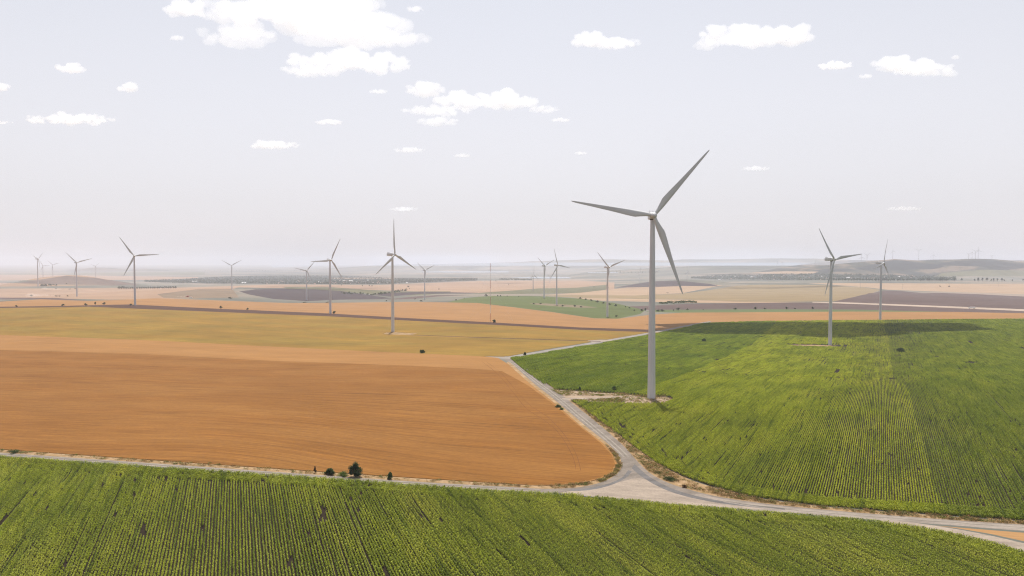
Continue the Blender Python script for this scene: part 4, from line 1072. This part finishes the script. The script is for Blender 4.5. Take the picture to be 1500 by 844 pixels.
# ------------------------------------------------------------------ weeds on the verges and round the tower foot
def weeds_lib(name, mats):
    c = bpy.data.collections.new('library_' + name)
    for k in range(6):
        rs = np.random.default_rng(300 + k); n = 34
        P = np.column_stack([rs.normal(size=n) * .28, rs.normal(size=n) * .28, rs.random(n) * .32 + .08])
        V, Fq = leaf_quads(n, P, np.full((n, 3), .05), .11, .8, rs, .45); V[:, 2] = np.maximum(V[:, 2], .0)
        link('w%d' % k, mesh_np('tuft', V, Fq, mats[k % len(mats)]), col=c)
    return c
W_straw = fol('straw_weeds', (.32, .21, .10)); W_green = fol('green_weeds', (.12, .14, .035)); W_yel = fol('yellow_weeds', (.20, .20, .03)); W_rust = fol('rust_weeds', (.24, .135, .065))
def scatter(name, polys, n, coll, label, lo=0, hi=6, smin=.7, smax=1.8):
    Ps = []
    for poly in polys:
        W = W_of(poly, True); mn, mx = W.min(0), W.max(0)
        P = mn + rng.random((n * 12, 2)) * (mx - mn); P = P[inside(P, W) & in_view(P)]
        P = P[(fbm(P[:, 0] / 4, P[:, 1] / 4, 41, 3) - .2) * 1.2 > rng.random(len(P))]
        Ps.append(P[:n])
    P = np.concatenate(Ps); z = H(P[:, 0], P[:, 1]); s = smin + (smax - smin) * rng.random(len(P)) ** 2
    return gn_instances(name, np.column_stack([P, z]), np.column_stack([np.zeros(len(P)), np.zeros(len(P)), rng.random(len(P)) * 6.28]),
                        np.column_stack([s, s, s]), rng.integers(lo, hi, len(P)), coll, label, 'weeds')
scatter('verge_weeds', [[(-60, 654), (0, 658.7), (200, 672.7), (400, 686.7), (600, 700.2), (740, 709), (800, 711.8), (800, 715.6), (740, 712.6), (600, 704.6), (400, 690.6), (200, 676.6), (0, 662.6), (-60, 658.5)],
                        [(800, 712), (846, 709), (880, 702), (898, 692), (904, 680), (899, 667), (886, 650), (905, 667), (911, 681), (905, 693), (885, 705), (850, 713), (800, 715.6)],
                        [(835, 584), (890, 624), (930, 655), (962, 678), (1000, 698), (1040, 712.5), (1040, 722), (1000, 713.5), (967, 701), (947, 688), (932, 673), (912, 651), (880, 623), (838, 589)],
                        [(1040, 712.5), (1100, 728), (1200, 741.5), (1300, 749.5), (1500, 764), (1500, 768), (1300, 754), (1150, 740), (1060, 728.5), (1040, 722)]],
        1700, weeds_lib('verge', [W_straw, W_rust, W_straw, W_green, W_straw, W_green]), 'dry straw, rust and green weeds on the verges of the gravel road')
scatter('tower_foot_weeds', [[(905, 576.5), (945, 580), (975, 578.5), (986, 585), (974, 590.5), (940, 591), (905, 590)], [(806, 570), (850, 573), (915, 577), (915, 580), (850, 580), (820, 579)], [(838, 586), (915, 584.5), (915, 590), (866, 588.5), (838, 588)]],
        420, weeds_lib('foot', [W_yel, W_straw, W_yel, W_straw, W_straw, W_green]), 'yellow-green and straw weeds around the foot of the largest turbine', smax=2.2)

# ------------------------------------------------------------------ clouds: real bodies of scattering vapour, far above the haze
def vol_mat(name, dens, col=(1, 1, 1), aniso=.0):
    m, nt, out = new_mat(name)
    v = N(nt, 'ShaderNodeVolumePrincipled'); v.inputs['Density'].default_value = dens; v.inputs['Color'].default_value = (*col, 1)
    v.inputs['Anisotropy'].default_value = aniso
    L(nt, v.outputs[0], out.inputs['Volume']); return m
CL = vol_mat('cloud_vapour', 1.0, (1, 1, 1), .35); CLT = vol_mat('thin_cloud_vapour', .006, (1, 1, 1), .2)
TEX = bpy.data.textures.new('cloud_lumps', 'CLOUDS'); TEX.noise_scale = 90; TEX.noise_depth = 4
def cloud(ells, label, mat=CL, alt=1350., k=1.):
    rs = np.random.default_rng(int(abs(ells[0][0]) * 3 + ells[0][1]))
    Ds = [(alt - ZC) / ((YH - (e[1] + e[3])) / F) for e in ells]
    D = Ds[0]; s = D / F; X0 = (ells[0][0] - CX) * s
    thick = max(e[3] for e in ells) * s
    mat = vol_mat('cloud_vapour', (.35 if mat is CLT else .68) / thick, (1, 1, 1), .35)
    bm = bmesh.new()
    for (cx, cy, rx, ry), De in zip(ells, Ds):                       # every lump keeps its flat base at the same altitude
        se = De / F; n = int(max(14, min(130, 18 + 14 * rx / ry)))
        for i in range(n):
            a = rs.random() * 6.283; q = math.sqrt(rs.random())
            u = q * math.cos(a) * .9; v = max(q * math.sin(a), -.55)
            r = ry * se * (.26 + .30 * rs.random()) * (1 - .45 * abs(u)) * k
            z = alt + (ry + v * ry * .62) * se; x = (cx - CX + u * rx) * se
            yy = De + (rs.random() - .5) * rx * se * .6 * (1 - abs(u) * .6)
            mtx = Matrix.Translation((x - X0, yy - D, z - alt)) @ Matrix.Diagonal((r * 1.4, r * 1.3, r * .85, 1))
            bmesh.ops.create_icosphere(bm, subdivisions=2, radius=1, matrix=mtx)
    me = bpy.data.meshes.new('cloud'); bm.to_mesh(me); bm.free(); me.materials.append(mat)
    o = link('cloud', me, loc=(X0, D, alt))
    minr = min(e[3] for e in ells) * s
    rm = o.modifiers.new('union', 'REMESH'); rm.mode = 'VOXEL'; rm.voxel_size = max(4., min(16., minr * .08)); rm.use_smooth_shade = True
    for sc_, st_ in ((.8, .55), (.3, .34), (.12, .16)):
        t = bpy.data.textures.new('lumps', 'CLOUDS'); t.noise_scale = max(8, minr * sc_); t.noise_depth = 3
        dm = o.modifiers.new('lumps', 'DISPLACE'); dm.texture = t; dm.strength = minr * st_; dm.mid_level = .5; dm.texture_coords = 'LOCAL'
    return tag(o, label, 'cloud', 'scattered fair-weather clouds')
cloud([(430, 22, 140, 42), (520, 48, 95, 36), (350, 58, 62, 20), (592, 62, 42, 13), (480, 0, 110, 30)], 'largest bright white cloud at the top left of centre')
cloud([(515, 95, 95, 20), (455, 108, 42, 12)], 'long white cloud tail directly under the largest cloud')
cloud([(278, 18, 33, 15)], 'compact white cloud just left of the largest cloud')
cloud([(110, 104, 23, 9)], 'small white cloud alone at the upper left')
cloud([(193, 131, 16, 9)], 'small tilted white cloud right of the upper left one')
cloud([(6, 131, 20, 7)], 'small white cloud cut by the left edge of the picture')
cloud([(105, 177, 72, 9)], 'long flat white cloud low on the left')
cloud([(403, 214, 40, 8)], 'flat white cloud below the largest cloud, left of centre', alt=1300)
cloud([(484, 181, 21, 5)], 'small thin cloud above the flat cloud left of centre')
cloud([(600, 221, 26, 5)], 'thin pale cloud under the long centre cloud', CLT)
cloud([(625, 135, 32, 14), (682, 150, 50, 15), (742, 150, 45, 18), (640, 164, 62, 9), (642, 180, 34, 8), (795, 162, 26, 7)], 'long lumpy white cloud above the middle of the picture')
cloud([(862, 64, 30, 14), (898, 68, 40, 10)], 'white cloud at the top right of centre, above the largest turbine')
cloud([(1075, 55, 58, 18), (1148, 58, 38, 20), (1030, 70, 18, 10), (1105, 60, 60, 16)], 'big arched white cloud at the upper right')
cloud([(1217, 100, 29, 7)], 'flat small cloud between the arched and the rounded cloud')
cloud([(1302, 98, 30, 15), (1342, 104, 48, 13), (1378, 111, 20, 7)], 'rounded white cloud near the right edge')
cloud([(1263, 115, 11, 4)], 'tiny cloud wisp just left of the rounded right cloud', CLT)
cloud([(1392, 88, 6, 4)], 'tiniest cloud speck above the right end of the rounded cloud', CLT)
cloud([(1105, 248, 23, 4.5)], 'thin pale cloud right of the largest turbine blade tip', CLT)
cloud([(265, 60, 11, 5)], 'tiny cloud wisp below the compact top-left cloud', CLT)
cloud([(0, 181, 28, 3)], 'thin wisp at the left edge beside the long flat cloud', CLT)
cloud([(610, 19, 13, 5)], 'tiny cloud wisp right of the top of the largest cloud', CLT)
cloud([(850, 226, 11, 3)], 'tiny faint wisp right of centre above the left blade tip', CLT)
cloud([(677, 229, 14, 3.5)], 'faint small wisp right of the thin pale centre cloud', CLT)
cloud([(556, 137, 16, 4)], 'faint wisp at the left end of the long lumpy cloud', CLT)
cloud([(592, 307, 24, 4)], 'very faint low wisp right above the yellow-field turbine', CLT, alt=1500)
cloud([(1322, 306, 30, 3.5)], 'very faint low wisp above the turbine at the far field edge', CLT, alt=1500)
cloud([(820, 178, 15, 4)], 'faint wisp trailing right of the long lumpy cloud', CLT)
# the cloud whose shadow lies on the far end of the right field (above the top of the frame)
def shadow_cloud():
    rs = np.random.default_rng(5); alt = 900.; off = (alt + 25) / math.tan(R(72)); bm = bmesh.new()
    for i in range(64):
        u = rs.random() * 2 - 1; v = rs.random() * 2 - 1
        w = (1 - .5 * max(0, u)) * (.8 + .2 * math.cos(u * 9)); r = 26 + 22 * rs.random()
        mtx = Matrix.Translation((u * 180, v * 150 * w, rs.random() * 30)) @ Matrix.Diagonal((r * 1.9, r * .8, r * .7, 1))
        bmesh.ops.create_icosphere(bm, subdivisions=2, radius=1, matrix=mtx)
    me = bpy.data.meshes.new('cloud'); bm.to_mesh(me); bm.free(); me.materials.append(CL)
    o = link('cloud', me, loc=(452, 1070 + off, alt))
    rm = o.modifiers.new('union', 'REMESH'); rm.mode = 'VOXEL'; rm.voxel_size = 8; rm.use_smooth_shade = True
    t = bpy.data.textures.new('lumps', 'CLOUDS'); t.noise_scale = 40; t.noise_depth = 3
    dm = o.modifiers.new('lumps', 'DISPLACE'); dm.texture = t; dm.strength = 26; dm.texture_coords = 'LOCAL'
    tag(o, 'low white cloud high over the far end of the right green field, shading it', 'cloud', 'scattered fair-weather clouds')
shadow_cloud()

def dust(px, py, wpx, hm, label, dens):
    x, y = up1(px, py); z = h1(x, y); k = y / F; rs = np.random.default_rng(int(px)); bm = bmesh.new(); wm = wpx * k
    for i in range(16):
        u = rs.random() * 2 - 1; r = hm * (.2 + .45 * rs.random()) * (.35 + .65 * (1 - u) / 2)
        mtx = Matrix.Translation((u * wm / 2, (rs.random() - .5) * 20, r * .5)) @ Matrix.Diagonal((r * 2.4, r * 1.4, r, 1))
        bmesh.ops.create_icosphere(bm, subdivisions=2, radius=1, matrix=mtx)
    me = bpy.data.meshes.new('dust_plume'); bm.to_mesh(me); bm.free(); me.materials.append(vol_mat('dust', dens, (.98, .90, .84), .2))
    o = link('dust_plume', me, loc=(x, y, z))
    rm = o.modifiers.new('union', 'REMESH'); rm.mode = 'VOXEL'; rm.voxel_size = 2.5
    tag(o, label, 'dust cloud', kind='stuff')
dust(62, 434, 48, 14, 'pale dust drifting over the stubble at the far left', .012)
dust(78, 424.5, 42, 16, 'pale dust trail in front of the low brown hill', .011)
dust(268, 435.6, 22, 7, 'dust raised behind the white truck left of centre', .014)
# ------------------------------------------------------------------ haze
hz = MB(); zb, zt = -132.5, 300.; S = 45000.
hz.box((0, 0, (zb + zt) / 2), (2 * S, 2 * S, zt - zb))
HAZE = vol_mat('haze_air', 6.6e-5, (.845, .865, .95), .0)
tag(link('haze', hz.mesh('haze', HAZE)), kind='stuff')

# ------------------------------------------------------------------ sky, sun
SUN_EL = 72.
w = bpy.data.worlds.new('World'); SC.world = w; w.use_nodes = True; nt = w.node_tree
bg = nt.nodes['Background']; sky = nt.nodes.new('ShaderNodeTexSky'); sky.sky_type = 'NISHITA'; sky.sun_disc = False
sky.sun_elevation = R(SUN_EL); sky.sun_rotation = R(0); sky.air_density = 1.0; sky.dust_density = 1.5; sky.ozone_density = 1.0; sky.altitude = 100
hs = nt.nodes.new('ShaderNodeHueSaturation'); hs.inputs['Saturation'].default_value = .24
nt.links.new(sky.outputs[0], hs.inputs['Color']); tn = nt.nodes.new('ShaderNodeMix'); tn.data_type = 'RGBA'; tn.blend_type = 'MULTIPLY'; tn.inputs[0].default_value = 1; tn.inputs[7].default_value = (.98, .975, 1.0, 1)
nt.links.new(hs.outputs[0], tn.inputs[6]); 
tcw = nt.nodes.new('ShaderNodeTexCoord'); sx = nt.nodes.new('ShaderNodeSeparateXYZ'); nt.links.new(tcw.outputs['Generated'], sx.inputs[0])
mr = nt.nodes.new('ShaderNodeMapRange'); mr.inputs[1].default_value = 0; mr.inputs[2].default_value = .44; mr.inputs[3].default_value = .80; mr.inputs[4].default_value = 0; nt.links.new(sx.outputs[2], mr.inputs[0])
vl = nt.nodes.new('ShaderNodeMix'); vl.data_type = 'RGBA'; vl.inputs[7].default_value = (5.02, 4.82, 5.04, 1)
nt.links.new(mr.outputs[0], vl.inputs[0]); nt.links.new(tn.outputs[2], vl.inputs[6]); nt.links.new(vl.outputs[2], bg.inputs['Color'])
bg.inputs['Strength'].default_value = .125
sl = bpy.data.lights.new('sun', 'SUN'); sl.energy = 4.5; sl.angle = R(.53); sl.color = (1, .96, .90)
so = bpy.data.objects.new('sun', sl); COL.objects.link(so); so.rotation_euler = (-(math.pi / 2 - R(SUN_EL)), 0, 0); so.location = (0, 400, 900)

SC.view_settings.view_transform = 'Standard'; SC.view_settings.look = 'None'; SC.view_settings.exposure = 0.35; SC.view_settings.gamma = 1
SC.view_settings.use_curve_mapping = False
SC.render.engine = 'CYCLES'
cy = SC.cycles
cy.max_bounces = 24; cy.diffuse_bounces = 3; cy.glossy_bounces = 2; cy.transmission_bounces = 3; cy.volume_bounces = 24; cy.transparent_max_bounces = 8
cy.use_denoising = True
try: cy.denoiser = 'OPENIMAGEDENOISE'
except Exception: pass
cy.pixel_filter_type = 'BLACKMAN_HARRIS'; cy.filter_width = 1.15
cy.denoising_input_passes = 'RGB_ALBEDO_NORMAL'; cy.denoising_prefilter = 'NONE'
cy.use_adaptive_sampling = True; cy.adaptive_threshold = .01
cy.sample_clamp_indirect = 6
cy.caustics_reflective = False; cy.caustics_refractive = False
